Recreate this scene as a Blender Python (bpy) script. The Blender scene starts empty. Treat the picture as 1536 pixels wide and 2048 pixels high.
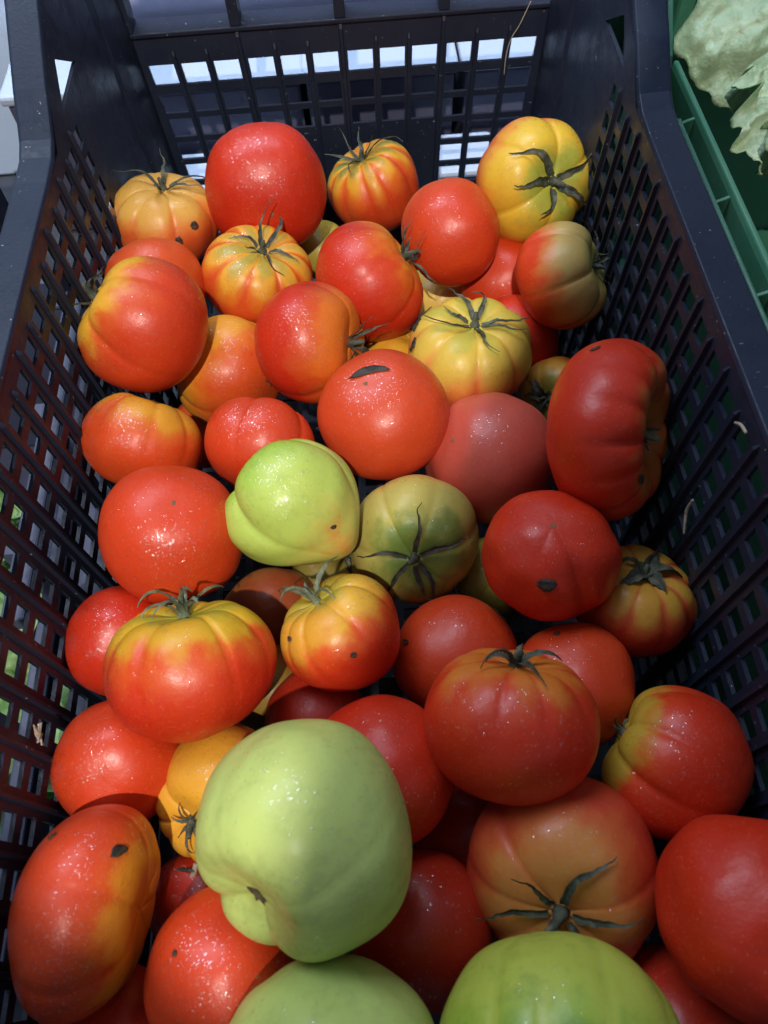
import bpy, bmesh, math, random
import numpy as np
from mathutils import Vector, Matrix
from mathutils.bvhtree import BVHTree

S = bpy.context.scene
COL = S.collection
rad = math.radians

# ------------------------------------------------------------------ camera
cam_d = bpy.data.cameras.new("camera")
cam = bpy.data.objects.new("camera", cam_d)
COL.objects.link(cam)
S.camera = cam
_r, _u, _f = Vector((0.99707, -0.06578, -0.03897)), Vector((0.07645, 0.86411, 0.49746)), Vector((-0.00096, 0.49898, -0.86661))
_m = Matrix((_r, _u, -_f)).transposed().to_4x4()
_m.translation = Vector((0.00540, -0.62470, 0.27515))
cam.matrix_world = _m
cam_d.lens = 26.545
cam_d.sensor_width = 36
cam_d.clip_start = 0.01
cam_d.clip_end = 200
cam_d.dof.use_dof = True
cam_d.dof.focus_distance = 0.47
cam_d.dof.aperture_fstop = 14.0

# ------------------------------------------------------------------ world and lamps
W = bpy.data.worlds.new("World")
S.world = W
W.use_nodes = True
bg = W.node_tree.nodes["Background"]
bg.inputs["Color"].default_value = (0.70, 0.80, 1.0, 1)
bg.inputs["Strength"].default_value = 0.25
S.view_settings.view_transform = 'Standard'
S.view_settings.look = 'None'
S.view_settings.gamma = 1
S.view_settings.exposure = 0.0


def lamp(name, kind, loc, target, energy, color, **kw):
    d = bpy.data.lights.new(name, kind)
    d.energy = energy
    d.color = color
    for k, v in kw.items():
        setattr(d, k, v)
    o = bpy.data.objects.new(name, d)
    COL.objects.link(o)
    o.location = loc
    o.rotation_euler = (Vector(target) - Vector(loc)).to_track_quat('-Z', 'Y').to_euler()
    return o


# the stall's bulb, above and behind the photographer
lamp("stall_bulb", 'POINT', (-0.08, -1.2, 1.28), (0, -.4, -.1), 92, (1.0, 0.93, 0.86), shadow_soft_size=0.014)
# a cold fluorescent tube low over the goods behind, and a wide cold panel high over the stall
lamp("fluorescent_tube", 'AREA', (-0.20, 0.14, 0.95), (-0.20, 0.14, -1), 2.2, (0.52, 0.72, 1.0), shape='RECTANGLE', size=1.4, size_y=0.08, spread=rad(48))
lamp("ceiling_panel", 'AREA', (-0.55, 0.45, 1.55), (0.0, -0.35, -0.1), 25, (0.72, 0.82, 1.0), shape='RECTANGLE', size=1.3, size_y=0.7)

# ------------------------------------------------------------------ helpers


def nodes_of(name):
    m = bpy.data.materials.new(name)
    m.use_nodes = True
    nt = m.node_tree
    return m, nt, nt.nodes["Principled BSDF"]


def N(nt, typ, **kw):
    n = nt.nodes.new(typ)
    for k, v in kw.items():
        if k.startswith("i_"):
            key = k[2:].replace("_", " ")
            n.inputs[key].default_value = v
        else:
            setattr(n, k, v)
    return n


def lk(nt, a, b):
    nt.links.new(a, b)


def rgba(c):
    return (c[0], c[1], c[2], 1)


def math_n(nt, op, a, b=None, clamp=False):
    n = nt.nodes.new("ShaderNodeMath")
    n.operation = op
    n.use_clamp = clamp
    for i, v in enumerate((a, b)):
        if v is None:
            continue
        if isinstance(v, (int, float)):
            n.inputs[i].default_value = v
        else:
            lk(nt, v, n.inputs[i])
    return n.outputs[0]


def smooth(nt, v, lo, hi, a=0.0, b=1.0):
    n = nt.nodes.new("ShaderNodeMapRange")
    n.interpolation_type = 'SMOOTHSTEP'
    lk(nt, v, n.inputs["Value"])
    n.inputs["From Min"].default_value = lo
    n.inputs["From Max"].default_value = hi
    n.inputs["To Min"].default_value = a
    n.inputs["To Max"].default_value = b
    return n.outputs["Result"]


def mix(nt, fac, a, b, mode='MIX'):
    n = nt.nodes.new("ShaderNodeMix")
    n.data_type = 'RGBA'
    n.blend_type = mode
    if isinstance(fac, (int, float)):
        n.inputs[0].default_value = fac
    else:
        lk(nt, fac, n.inputs[0])
    for i, v in ((6, a), (7, b)):
        if isinstance(v, tuple):
            n.inputs[i].default_value = rgba(v)
        else:
            lk(nt, v, n.inputs[i])
    return n.outputs[2]


def noise(nt, vec, scale, detail=3.0, rough=0.5, off=None):
    n = N(nt, "ShaderNodeTexNoise")
    n.inputs["Scale"].default_value = scale
    n.inputs["Detail"].default_value = detail
    n.inputs["Roughness"].default_value = rough
    if off is not None:
        m = N(nt, "ShaderNodeMapping")
        m.inputs["Location"].default_value = off
        lk(nt, vec, m.inputs["Vector"])
        vec = m.outputs[0]
    lk(nt, vec, n.inputs["Vector"])
    return n.outputs["Fac"]


def objcoord(nt):
    return N(nt, "ShaderNodeTexCoord").outputs["Object"]


def mesh_from(name, verts, faces, mat, parent=None, smooth_shade=False, loc=None):
    me = bpy.data.meshes.new(name)
    me.from_pydata([tuple(v) for v in verts], [], [tuple(f) for f in faces])
    me.update()
    if smooth_shade:
        me.polygons.foreach_set("use_smooth", [True] * len(me.polygons))
    me.materials.append(mat)
    o = bpy.data.objects.new(name, me)
    COL.objects.link(o)
    if parent is not None:
        o.parent = parent
    if loc is not None:
        o.location = loc
    return o


def fix_normals(o):
    bm = bmesh.new()
    bm.from_mesh(o.data)
    bmesh.ops.recalc_face_normals(bm, faces=bm.faces)
    bm.to_mesh(o.data)
    bm.free()


def bevel(o, w, seg=2):
    m = o.modifiers.new("bevel", 'BEVEL')
    m.width = w
    m.segments = seg
    m.limit_method = 'ANGLE'
    m.angle_limit = rad(40)


def thing(name, label, cat, loc=(0, 0, 0), group=None):
    o = bpy.data.objects.new(name, None)
    COL.objects.link(o)
    o.location = loc
    o.empty_display_size = 0.02
    o["label"] = label
    o["category"] = cat
    if group:
        o["group"] = group
    return o


def tag(o, label, cat, group=None):
    o["label"] = label
    o["category"] = cat
    if group:
        o["group"] = group


def box_vf(x0, x1, y0, y1, z0, z1):
    v = [(x0, y0, z0), (x1, y0, z0), (x1, y1, z0), (x0, y1, z0), (x0, y0, z1), (x1, y0, z1), (x1, y1, z1), (x0, y1, z1)]
    f = [(3, 2, 1, 0), (4, 5, 6, 7), (0, 1, 5, 4), (1, 2, 6, 5), (2, 3, 7, 6), (3, 0, 4, 7)]
    return v, f


def box(name, x0, x1, y0, y1, z0, z1, mat, parent=None, bev=0.0):
    v, f = box_vf(x0, x1, y0, y1, z0, z1)
    o = mesh_from(name, v, f, mat, parent)
    if bev:
        bevel(o, bev)
    return o


def holed_plate(name, us, vs, solid, t, fn, mat, parent):
    """A moulded plate with openings: a grid of breakpoints, some cells left open; fn maps (u, v, depth) to a point."""
    vid, V, F = {}, [], []

    def vert(i, j, k):
        key = (i, j, k)
        if key not in vid:
            vid[key] = len(V)
            V.append(fn(us[i], vs[j], k * t))
        return vid[key]
    nu, nv = len(us) - 1, len(vs) - 1

    def ok(i, j):
        return 0 <= i < nu and 0 <= j < nv and solid(i, j)
    for i in range(nu):
        for j in range(nv):
            if not ok(i, j):
                continue
            a, b, c, d = (i, j), (i + 1, j), (i + 1, j + 1), (i, j + 1)
            F.append([vert(*q, 0) for q in (a, b, c, d)])
            F.append([vert(*q, 1) for q in (d, c, b, a)])
            for (p, q, ni, nj) in ((a, b, i, j - 1), (b, c, i + 1, j), (c, d, i, j + 1), (d, a, i - 1, j)):
                if not ok(ni, nj):
                    F.append([vert(*q, 0), vert(*p, 0), vert(*p, 1), vert(*q, 1)])
    o = mesh_from(name, V, F, mat, parent)
    fix_normals(o)
    return o


def extrude_poly(name, pts, vec, mat, parent=None):
    n = len(pts)
    vec = Vector(vec)
    V = [Vector(p) for p in pts] + [Vector(p) + vec for p in pts]
    F = [list(range(n)), list(range(2 * n - 1, n - 1, -1))] + [[i, n + i, n + (i + 1) % n, (i + 1) % n] for i in range(n)]
    o = mesh_from(name, V, F, mat, parent)
    fix_normals(o)
    return o


def sweep(name, path, profile_fn, mat, parent=None, closed_ends=True):
    V, F = [], []
    m = None
    for p in path:
        ring = profile_fn(p)
        m = len(ring)
        V += ring
    for i in range(len(path) - 1):
        for k in range(m):
            F.append([i * m + k, i * m + (k + 1) % m, (i + 1) * m + (k + 1) % m, (i + 1) * m + k])
    if closed_ends:
        F.append(list(range(m)))
        F.append(list(range(len(V) - 1, len(V) - m - 1, -1)))
    o = mesh_from(name, V, F, mat, parent)
    fix_normals(o)
    return o


# ------------------------------------------------------------------ materials


def plastic(name, base, rough, dust=0.35, dustcol=(.30, .31, .33), speck=0.5, spec=0.5):
    m, nt, p = nodes_of(name)
    oc = objcoord(nt)
    n1 = noise(nt, oc, 14, 5, .6)
    n2 = noise(nt, oc, 330, 3, .6, (3, 1, 2))
    n3 = noise(nt, oc, 60, 6, .7, (7, 3, 1))
    c = mix(nt, smooth(nt, n1, .42, .75, 0, dust * .30), base, dustcol)
    c = mix(nt, smooth(nt, n3, .60, .80, 0, dust * .55), c, dustcol)
    c = mix(nt, smooth(nt, n2, .68, .76, 0, speck), c, (.55, .56, .58))
    lk(nt, c, p.inputs["Base Color"])
    r = smooth(nt, n3, .3, .7, rough - .10, rough + .14)
    lk(nt, r, p.inputs["Roughness"])
    mp = N(nt, "ShaderNodeMapping")
    mp.inputs["Rotation"].default_value = (.5, .9, .3)
    mp.inputs["Scale"].default_value = (1, 14, 14)
    lk(nt, oc, mp.inputs["Vector"])
    c = mix(nt, smooth(nt, noise(nt, mp.outputs[0], 26, 2, .5), .745, .775, 0, dust * .9), c, dustcol)
    lk(nt, c, p.inputs["Base Color"])
    p.inputs["Specular IOR Level"].default_value = spec
    b = N(nt, "ShaderNodeBump")
    b.inputs["Strength"].default_value = .18
    b.inputs["Distance"].default_value = .001
    lk(nt, noise(nt, oc, 420, 4, .6), b.inputs["Height"])
    lk(nt, b.outputs[0], p.inputs["Normal"])
    return m


M_CRATE = plastic("black_plastic", (.013, .019, .036), .42, .14, (.10, .13, .19), .6, .34)
M_CRATE_RIM = plastic("worn_black_plastic", (.012, .020, .040), .42, .16, (.07, .11, .18), .65, .26)
M_GREEN = plastic("green_plastic", (.042, .17, .10), .45, .5, (.16, .29, .23), .3)
M_BLUE = plastic("slate_blue_plastic", (.055, .065, .115), .5, .4, (.13, .14, .19), .35)
M_FOAM = plastic("white_foam", (.48, .53, .62), .8, .35, (.36, .40, .46), .2)
M_PANEL = plastic("pale_blue_foam", (.62, .76, .95), .8, .25, (.45, .52, .62), .1)
M_LILAC = plastic("grey_lilac_board", (.36, .37, .52), .8, .5, (.34, .33, .40), .2)
M_GROUND = plastic("concrete", (.045, .045, .052), .85, .5, (.09, .09, .10), .3)
M_BOX_SHADE = plastic("box_shade_grey", (.085, .085, .135), .6, .4, (.14, .14, .19), .2)  # shade on the fronts of the white boxes, put into this grey
M_BLOCKER = plastic("blocker_matte", (.05, .05, .06), .9, .3, (.1, .1, .1), .1)


def tomato_material(c, wet, seed, scuff=0.0):
    ripe, mid, sh, core, thr, cthr, stripe = c
    m, nt, p = nodes_of("tomato_skin")
    oc = objcoord(nt)
    off = (seed * 1.37, seed * .61, seed * 2.11)
    a = N(nt, "ShaderNodeAttribute", attribute_name="ripe").outputs["Fac"]
    mp = N(nt, "ShaderNodeMapping")
    mp.inputs["Scale"].default_value = (1, 1, .10)
    mp.inputs["Location"].default_value = off
    lk(nt, oc, mp.inputs["Vector"])
    st = noise(nt, mp.outputs[0], 150, 3, .6)
    st2 = noise(nt, mp.outputs[0], 48, 2, .5)
    n1 = noise(nt, oc, 26, 3, .55, off)
    n2 = noise(nt, oc, 110, 4, .6, off)
    n4 = noise(nt, oc, 700, 2, .5, off)
    v = math_n(nt, 'ADD', a, math_n(nt, 'MULTIPLY', math_n(nt, 'SUBTRACT', n1, .5), .75))
    v = math_n(nt, 'ADD', v, math_n(nt, 'MULTIPLY', math_n(nt, 'SUBTRACT', n2, .5), .34))
    v = math_n(nt, 'ADD', v, math_n(nt, 'MULTIPLY', math_n(nt, 'SUBTRACT', st2, .5), .55))
    v = math_n(nt, 'ADD', v, math_n(nt, 'MULTIPLY', math_n(nt, 'SUBTRACT', st, .5), .22))
    col = mix(nt, smooth(nt, v, thr - .36, thr + .05), ripe, mid)
    col = mix(nt, smooth(nt, v, thr - .02, thr + .34), col, sh)
    col = mix(nt, smooth(nt, v, cthr - .18, cthr + .16, 0, .9), col, core)
    # faint streaks running from stem to blossom end, and broad uneven ripening
    col = mix(nt, smooth(nt, st, .52, .74, 0, .20), col, mix(nt, .5, col, tuple(min(.8, x * 1.2 + .008) for x in mid)))
    n7 = noise(nt, oc, 17, 2, .5, (seed, seed * .4, 9))
    col = mix(nt, smooth(nt, n7, .48, .70, 0, .40), col, mix(nt, .5, col, mid))
    # mottling of the skin
    dk = tuple(x * .72 for x in ripe) if not scuff else tuple(x * .62 for x in sh)
    col = mix(nt, smooth(nt, n2, .50 - scuff * .06, .78 - scuff * .08, 0, .35 + scuff * .3), col, mix(nt, .5 + scuff * .3, col, dk))
    col = mix(nt, smooth(nt, n4, .60, .74, 0, .08), col, (.80, .55, .35))
    # sparse scuffs
    n5 = noise(nt, oc, 75, 5, .75, (seed * .3 + 5, seed, 2))
    col = mix(nt, smooth(nt, n5, .71 - scuff * .045, .76 - scuff * .03, 0, .55), col, (.16, .09, .03) if not scuff else (.09, .14, .03))
    lk(nt, col, p.inputs["Base Color"])
    p.inputs["Subsurface Weight"].default_value = .12
    p.inputs["Subsurface Radius"].default_value = (1.0, .35, .15)
    p.inputs["Subsurface Scale"].default_value = .004
    lk(nt, smooth(nt, n2, .3, .7, .36, .50), p.inputs["Roughness"])
    p.inputs["Specular IOR Level"].default_value = .38
    p.inputs["Coat Weight"].default_value = .07
    p.inputs["Coat Roughness"].default_value = .20
    # relief of the skin
    b0 = N(nt, "ShaderNodeBump")
    b0.inputs["Strength"].default_value = .16
    b0.inputs["Distance"].default_value = .0006
    lk(nt, noise(nt, oc, 900, 3, .6), b0.inputs["Height"])
    b1 = N(nt, "ShaderNodeBump")
    b1.inputs["Strength"].default_value = .35
    b1.inputs["Distance"].default_value = .0022
    lk(nt, noise(nt, oc, 62, 3, .5, off), b1.inputs["Height"])
    lk(nt, b0.outputs[0], b1.inputs["Normal"])
    lk(nt, b1.outputs[0], p.inputs["Normal"])
    lk(nt, b1.outputs[0], p.inputs["Coat Normal"])
    return m


def water_mat():
    m, nt, p = nodes_of("water_drop")
    out = [n for n in nt.nodes if n.type == 'OUTPUT_MATERIAL'][0]
    nt.nodes.remove(p)
    tr = N(nt, "ShaderNodeBsdfTransparent")
    gl = N(nt, "ShaderNodeBsdfGlossy")
    gl.inputs["Roughness"].default_value = .09
    fr = N(nt, "ShaderNodeFresnel")
    fr.inputs["IOR"].default_value = 2.05
    mx = N(nt, "ShaderNodeMixShader")
    ge = N(nt, "ShaderNodeNewGeometry")
    lk(nt, math_n(nt, 'MULTIPLY', fr.outputs[0], math_n(nt, 'SUBTRACT', 1.0, ge.outputs["Backfacing"])), mx.inputs[0])
    lk(nt, tr.outputs[0], mx.inputs[1])
    lk(nt, gl.outputs[0], mx.inputs[2])
    lk(nt, mx.outputs[0], out.inputs["Surface"])
    return m


M_WATER = water_mat()


def dry_leaf(name, c1, c2, rough=.75):
    m, nt, p = nodes_of(name)
    oc = objcoord(nt)
    n = noise(nt, oc, 140, 4, .6)
    col = mix(nt, smooth(nt, n, .35, .68), c1, c2)
    lk(nt, col, p.inputs["Base Color"])
    p.inputs["Roughness"].default_value = rough
    b = N(nt, "ShaderNodeBump")
    b.inputs["Strength"].default_value = .5
    b.inputs["Distance"].default_value = .0008
    lk(nt, noise(nt, oc, 600, 3, .6), b.inputs["Height"])
    lk(nt, b.outputs[0], p.inputs["Normal"])
    return m


M_CAL = dict(
    green=dry_leaf("calyx_green", (.060, .075, .038), (.20, .23, .15)),
    grey=dry_leaf("calyx_grey", (.026, .032, .020), (.11, .115, .075)),
    dark=dry_leaf("calyx_dark", (.020, .019, .014), (.060, .058, .040)),
)
M_SCRAP = dry_leaf("dead_leaf", (.012, .010, .008), (.050, .042, .030), .65)
M_FLECK = dry_leaf("brown_fleck", (.022, .014, .009), (.085, .052, .025), .7)
M_SCAR = dry_leaf("corky_scar", (.10, .06, .025), (.22, .15, .07))
M_PIT = dry_leaf("stem_pit", (.05, .035, .02), (.16, .12, .06))
M_STRAW = dry_leaf("straw", (.34, .28, .20), (.52, .45, .35))


def lettuce_mat(name, c1, c2, brown=0.0):
    m, nt, p = nodes_of(name)
    oc = objcoord(nt)
    n1 = noise(nt, oc, 24, 4, .6)
    n2 = noise(nt, oc, 90, 4, .65, (4, 2, 0))
    col = mix(nt, smooth(nt, n1, .35, .68), c1, c2)
    col = mix(nt, smooth(nt, noise(nt, oc, 38, 5, .6, (1, 7, 3)), .46, .50, 0, .3), col, c1)
    col = mix(nt, smooth(nt, n2, .64, .76, 0, .25 + brown), col, (.20, .13, .07))
    lk(nt, col, p.inputs["Base Color"])
    p.inputs["Roughness"].default_value = .5
    p.inputs["Subsurface Weight"].default_value = .25
    p.inputs["Subsurface Radius"].default_value = (.5, 1, .3)
    p.inputs["Subsurface Scale"].default_value = .003
    b = N(nt, "ShaderNodeBump")
    b.inputs["Strength"].default_value = .7
    b.inputs["Distance"].default_value = .003
    h = math_n(nt, 'ADD', math_n(nt, 'MULTIPLY', n1, 1.5), n2)
    lk(nt, h, b.inputs["Height"])
    lk(nt, b.outputs[0], p.inputs["Normal"])
    return m


M_LET = lettuce_mat("wilted_lettuce", (.22, .31, .17), (.36, .46, .30), .12)
M_LET2 = lettuce_mat("dark_lettuce", (.14, .28, .09), (.30, .46, .20), .05)

# ------------------------------------------------------------------ the place: ground, and an added shade blocker
g = mesh_from("ground", [(-6, -6, -.30), (6, -6, -.30), (6, 6, -.30), (-6, 6, -.30)], [(0, 1, 2, 3)], M_GROUND)
g["kind"] = "structure"
# unseen light blocker added overhead, its outline cut to shade the right side
blocker = extrude_poly("shade_blocker", [(-.60, -.868, .60), (-.118, -.892, .60), (-.098, -.905, .60), (-.086, -.918, .60), (-.071, -.925, .60), (-.057, -.880, .60), (-.0395, -.838, .60), (.062, -.650, .60), (.066, -.56, .60), (.084, -.56, .60), (.088, -1.12, .60), (-.60, -1.12, .60)], (0, 0, .012), M_BLOCKER)
blocker["kind"] = "structure"

# ------------------------------------------------------------------ the crate
XW = .172          # half width of the inside at the rim
DR = .05           # draft of the side walls
TB = .0534         # draft of the back wall
ZB = -.255
crate = thing("produce_crate", "black plastic produce crate with slotted walls, full of tomatoes", "crate", (0, -.36, ZB))


def cp(o):
    o.parent = crate
    o.matrix_parent_inverse = Matrix.Translation((0, .36, -ZB))
    return o


PY, Y0 = .0224, -.1650
ycols = [Y0 - PY * k for k in range(24)]
zrows = [-.0165 - .0180 * k for k in range(12)]
HY, HZ = .0060, .0059
YN = -.722


def brk(centres, half, lo, hi):
    b = [lo]
    for c in sorted(centres):
        b += [c - half, c + half]
    return b + [hi]


for sgn in (-1, 1):
    us = brk(ycols, HY, YN, -.045)
    vs = brk(zrows, HZ, ZB, .0)

    def solid(i, j):
        if i % 2 == 1 and j % 2 == 1:
            return False
        return True

    def fn(u, v, w, sgn=sgn):
        return (sgn * (XW + DR * v + w), u, v)
    o = cp(holed_plate("side_panel", us, vs, solid, .0022, fn, M_CRATE, None))
    # ribs that stand between the slots on the inner face
    for k in range(len(ycols) - 1):
        yc = (ycols[k] + ycols[k + 1]) / 2
        top = -.004 - (.004 if k % 2 else 0)
        V, F = [], []
        hw, pr = .0014, .0022
        prof = [(-hw, .0002), (-hw * .6, -pr), (hw * .6, -pr), (hw, .0002)]
        zs = [top, top - .002, top - .010, ZB + .004]
        for zi, z in enumerate(zs):
            s_ = .35 if zi == 0 else 1
            for (dy, dx) in prof:
                V.append((sgn * (XW + DR * z + (dx * s_ if dx < 0 else dx)), yc + dy * (.6 if zi == 0 else 1), z))
        for zi in range(len(zs) - 1):
            for q in range(3):
                F.append([zi * 4 + q, zi * 4 + q + 1, zi * 4 + q + 5, zi * 4 + q + 4])
        F.append([0, 1, 2, 3])
        r_ = mesh_from("rib", V, F, M_CRATE)
        fix_normals(r_)
        cp(r_)
        # a bead of plastic at the head of each rib
        if k > 0 and k % 1 == 0:
            pass
    # raised wing towards the tall corner, with its three-cornered opening
    x = sgn * XW
    outer = [(-.204, .0), (-.1800, .0184), (-.1312, .0492), (-.045, .112), (-.045, .0005)]
    hole = [(-.1680, .0040), (-.1455, .0230), (-.1150, .0040)]
    V = []
    F = []
    for w in (0, .0024):
        for (y, z) in outer + hole:
            V.append((x + sgn * (w + DR * z), y, z))
    quad = [(0, 1, 5), (1, 6, 5), (1, 2, 6), (2, 3, 6), (3, 7, 6), (3, 4, 7), (4, 0, 7), (0, 5, 7)]
    for q in quad:
        F.append(list(q))
        F.append([k + 8 for k in reversed(q)])
    for a in range(5):
        b = (a + 1) % 5
        F.append([a, b, b + 8, a + 8])
    for a, b in ((5, 6), (6, 7), (7, 5)):
        F.append([a, a + 8, b + 8, b])
    o = mesh_from("corner_wing", V, F, M_CRATE)
    fix_normals(o)
    cp(o)
    # rim flange along the top edge, climbing at the corner
    path = [(YN, .0), (-.45, .0), (-.235, .0), (-.214, .0012), (-.203, .0052), (-.195, .0108), (-.1800, .0220), (-.1312, .0530), (-.075, .094), (-.03, .127)]

    def prof(pz, sgn=sgn):
        y, z = pz
        xi, xo = XW + .0055, XW + .0200
        xi -= .0060
        a = [(xi, .0), (xi + .001, .0032), (xo - .0015, .0036), (xo, .0020), (xo, -.0130), (xo - .002, -.0130), (xo - .0022, .0003)]
        return [(sgn * px, y, z + pzz) for px, pzz in a]
    o = sweep("rim", path, prof, M_CRATE_RIM)
    bevel(o, .0007, 2)
    cp(o)
    # corner post joining side and back walls
    pts = []
    for (px, py) in ((.1735, -.056), (.1695, -.044), (.1665, -.030), (.1648, -.014), (.1642, -.0015), (.1700, .0030), (.1780, .0030), (.1780, -.056)):
        pts.append((px, py))
    V, F = [], []
    zs = [ZB, -.12, .02, .126]
    for z in zs:
        for (px, py) in pts:
            V.append((sgn * (px + DR * z * 1.0), py + TB * z * (1 if py > -.05 else .0), z))
    n = len(pts)
    for i in range(len(zs) - 1):
        for k in range(n):
            F.append([i * n + k, i * n + (k + 1) % n, (i + 1) * n + (k + 1) % n, (i + 1) * n + k])
    F.append(list(range(n)))
    F.append(list(range(len(V) - 1, len(V) - n - 1, -1)))
    o = mesh_from("corner_post", V, F, M_CRATE)
    fix_normals(o)
    cp(o)

# back wall
HP = .0263
xc = [HP * ((i - 5.5) + .07 * ((i // 3) - 1.5)) for i in range(12)]
zr = [-.0712 - .0208 * (r + (.1 if r > 0 else 0)) for r in range(8)]
us = brk(xc, .0102, -.1690, .1690)
vs = brk(zr, .0080, ZB, -.0395)
nz = len(zr)


def solid_b(i, j):
    if i % 2 == 1 and j % 2 == 1:
        col = (i - 1) // 2
        row = nz - 1 - (j - 1) // 2
        if row <= 2 or col < 3 or col > 8:
            return False
    return True


def fn_b(u, v, w):
    return (u * (1 + .10 * (v + .04) / .2), TB * v + w, v)


cp(holed_plate("back_panel", us, vs, solid_b, .0024, fn_b, M_CRATE, None))
zt0, zt1 = -.0385, .085
# shelf of the slotted band, as thick as the rail above it
cp(box("rail", -.166, .166, -.0045, .0190, -.0420, -.0385, M_CRATE, bev=.0008))
cp(box("rail", -.168, .168, -.004, .020, .086, .126, M_CRATE_RIM, bev=.0015))
xg = [(xc[2] + xc[3]) / 2, (xc[5] + xc[6]) / 2, (xc[8] + xc[9]) / 2, xc[0] - .0165]
for i, x in enumerate(xg):
    cp(box("slat", x - .0042, x + .0042, -.0035, .016, -.0384, .0858, M_CRATE, bev=.0007))
for i in range(11):
    xm = (xc[i] + xc[i + 1]) / 2
    wide = i % 3 == 2
    hw = .0018 if wide else .0012
    z1 = -.0425 if wide else -.0530
    V, F = [], []
    for z, s_ in ((z1, .5), (z1 - .003, 1), (ZB + .004, 1)):
        k = (1 + .10 * (z + .04) / .2)
        for dx, dy in ((-hw, .0002), (-hw * .6, -.0026 * s_), (hw * .6, -.0026 * s_), (hw, .0002)):
            V.append((xm * k + dx, TB * z + dy, z))
    for a in range(2):
        for q in range(3):
            F.append([a * 4 + q, a * 4 + q + 1, a * 4 + q + 5, a * 4 + q + 4])
    F.append([0, 1, 2, 3])
    o = mesh_from("rib", V, F, M_CRATE)
    fix_normals(o)
    cp(o)
# near wall and slotted bottom
us = brk([-.14 + .028 * k for k in range(11)], .0095, -.163, .163)
vs = brk([-.22 + .03 * k for k in range(7)], .0095, ZB, .0)
cp(holed_plate("front_panel", us, vs, lambda i, j: not (i % 2 and j % 2), .0024, lambda u, v, w: (u, YN - w, v), M_CRATE, None))
us = brk([-.138 + .023 * k for k in range(13)], .0085, -.158, .158)
vs = brk([-.70 + .026 * k for k in range(27)], .0095, YN, -.015)
cp(holed_plate("bottom_panel", us, vs, lambda i, j: not (i % 2 and j % 2), .003, lambda u, v, w: (u, v, ZB - w), M_CRATE, None))

# ------------------------------------------------------------------ behind the crate
back = [
    ("white lidded box, shade coloured into its body, seen through the top left slots of the crate", -.33, -.045, .105, .215, -.298, -.139),
    ("white lidded box, shade coloured into its body, seen through the middle slots of the crate", -.038, .105, .103, .215, -.298, -.138),
    ("white lidded box, shade coloured into its body, seen through the top right slots of the crate", .116, .40, .106, .215, -.298, -.140),
]
for lab, x0, x1, y0, y1, z0, z1 in back:
    f = thing("lidded_box", lab, "box", ((x0 + x1) / 2, (y0 + y1) / 2, z0), "white-lidded boxes behind the crate")
    b = box("body", x0 - f.location.x, x1 - f.location.x, y0 - f.location.y, y1 - f.location.y, 0, z1 - z0 - .0105, M_BOX_SHADE, f, .003)
    b = box("lid", x0 - .004 - f.location.x, x1 + .004 - f.location.x, y0 - .004 - f.location.y, y1 + .003 - f.location.y, z1 - z0 - .010, z1 - z0, M_FOAM, f, .003)
sheet = box("cardboard_sheet", -.75, .75, .232, .240, -.298, .40, M_LILAC)
tag(sheet, "grey-lilac board standing upright behind the white-lidded boxes", "board")
for (x0, x1, lab) in ((-.25, -.055, "white tray low behind the crate's left corner slots"), (.085, .145, "narrow white tray low behind the crate's right corner slots"), (.152, .30, "wide white tray low behind the crate's right corner")):
    t = box("white_tray", x0, x1, .030, .095, -.298, -.205, M_FOAM, bev=.006)
    tag(t, lab, "tray", "white trays on the ground")
wp = box("foam_panel", -.90, -.335, .216, .228, -.298, .22, M_PANEL, bev=.003)
tag(wp, "white foam panel standing beyond the crate's left rim at the top", "foam panel")

# ------------------------------------------------------------------ left of the crate: slate crate with lettuce
lc = thing("slate_crate", "slate-blue crate with open bars, seen through the left wall", "crate", (-.30, -.42, -.298))


def lp(o):
    o.parent = lc
    o.matrix_parent_inverse = Matrix.Translation((.30, .42, .298))
    return o


lp(box("rim_bar", -.212, -.198, -.455, -.20, -.122, -.108, M_BLUE, bev=.0015))
lp(box("side_bar", -.212, -.199, -.72, -.20, -.164, -.150, M_BLUE, bev=.0015))
lp(box("side_bar", -.212, -.199, -.72, -.20, -.226, -.212, M_BLUE, bev=.0015))
for k in range(6):
    y = -.205 - k * .10
    lp(box("post", -.222, -.2125, y - .006, y + .006, -.297, -.112, M_BLUE, bev=.001))
lp(box("bottom", -.44, -.199, -.72, -.20, -.298, -.290, M_BLUE, bev=.001))
lp(box("end_panel", -.44, -.213, -.2, -.188, -.289, -.10, M_BLUE, bev=.001))
dk = thing("black_crate", "black crate edge beyond the left rim", "crate", (-.36, .02, -.298))
for (nm, a) in (("side_panel", (-.372, -.362, -.42, .075, -.298, -.155)), ("rim", (-.380, -.354, -.43, .085, -.1545, -.147)), ("end_panel", (-.60, -.3725, .06, .07, -.298, -.155))):
    o = box(nm, *a, M_CRATE, bev=.001)
    o.parent = dk
    o.matrix_parent_inverse = Matrix.Translation((.36, -.02, .298))


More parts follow.
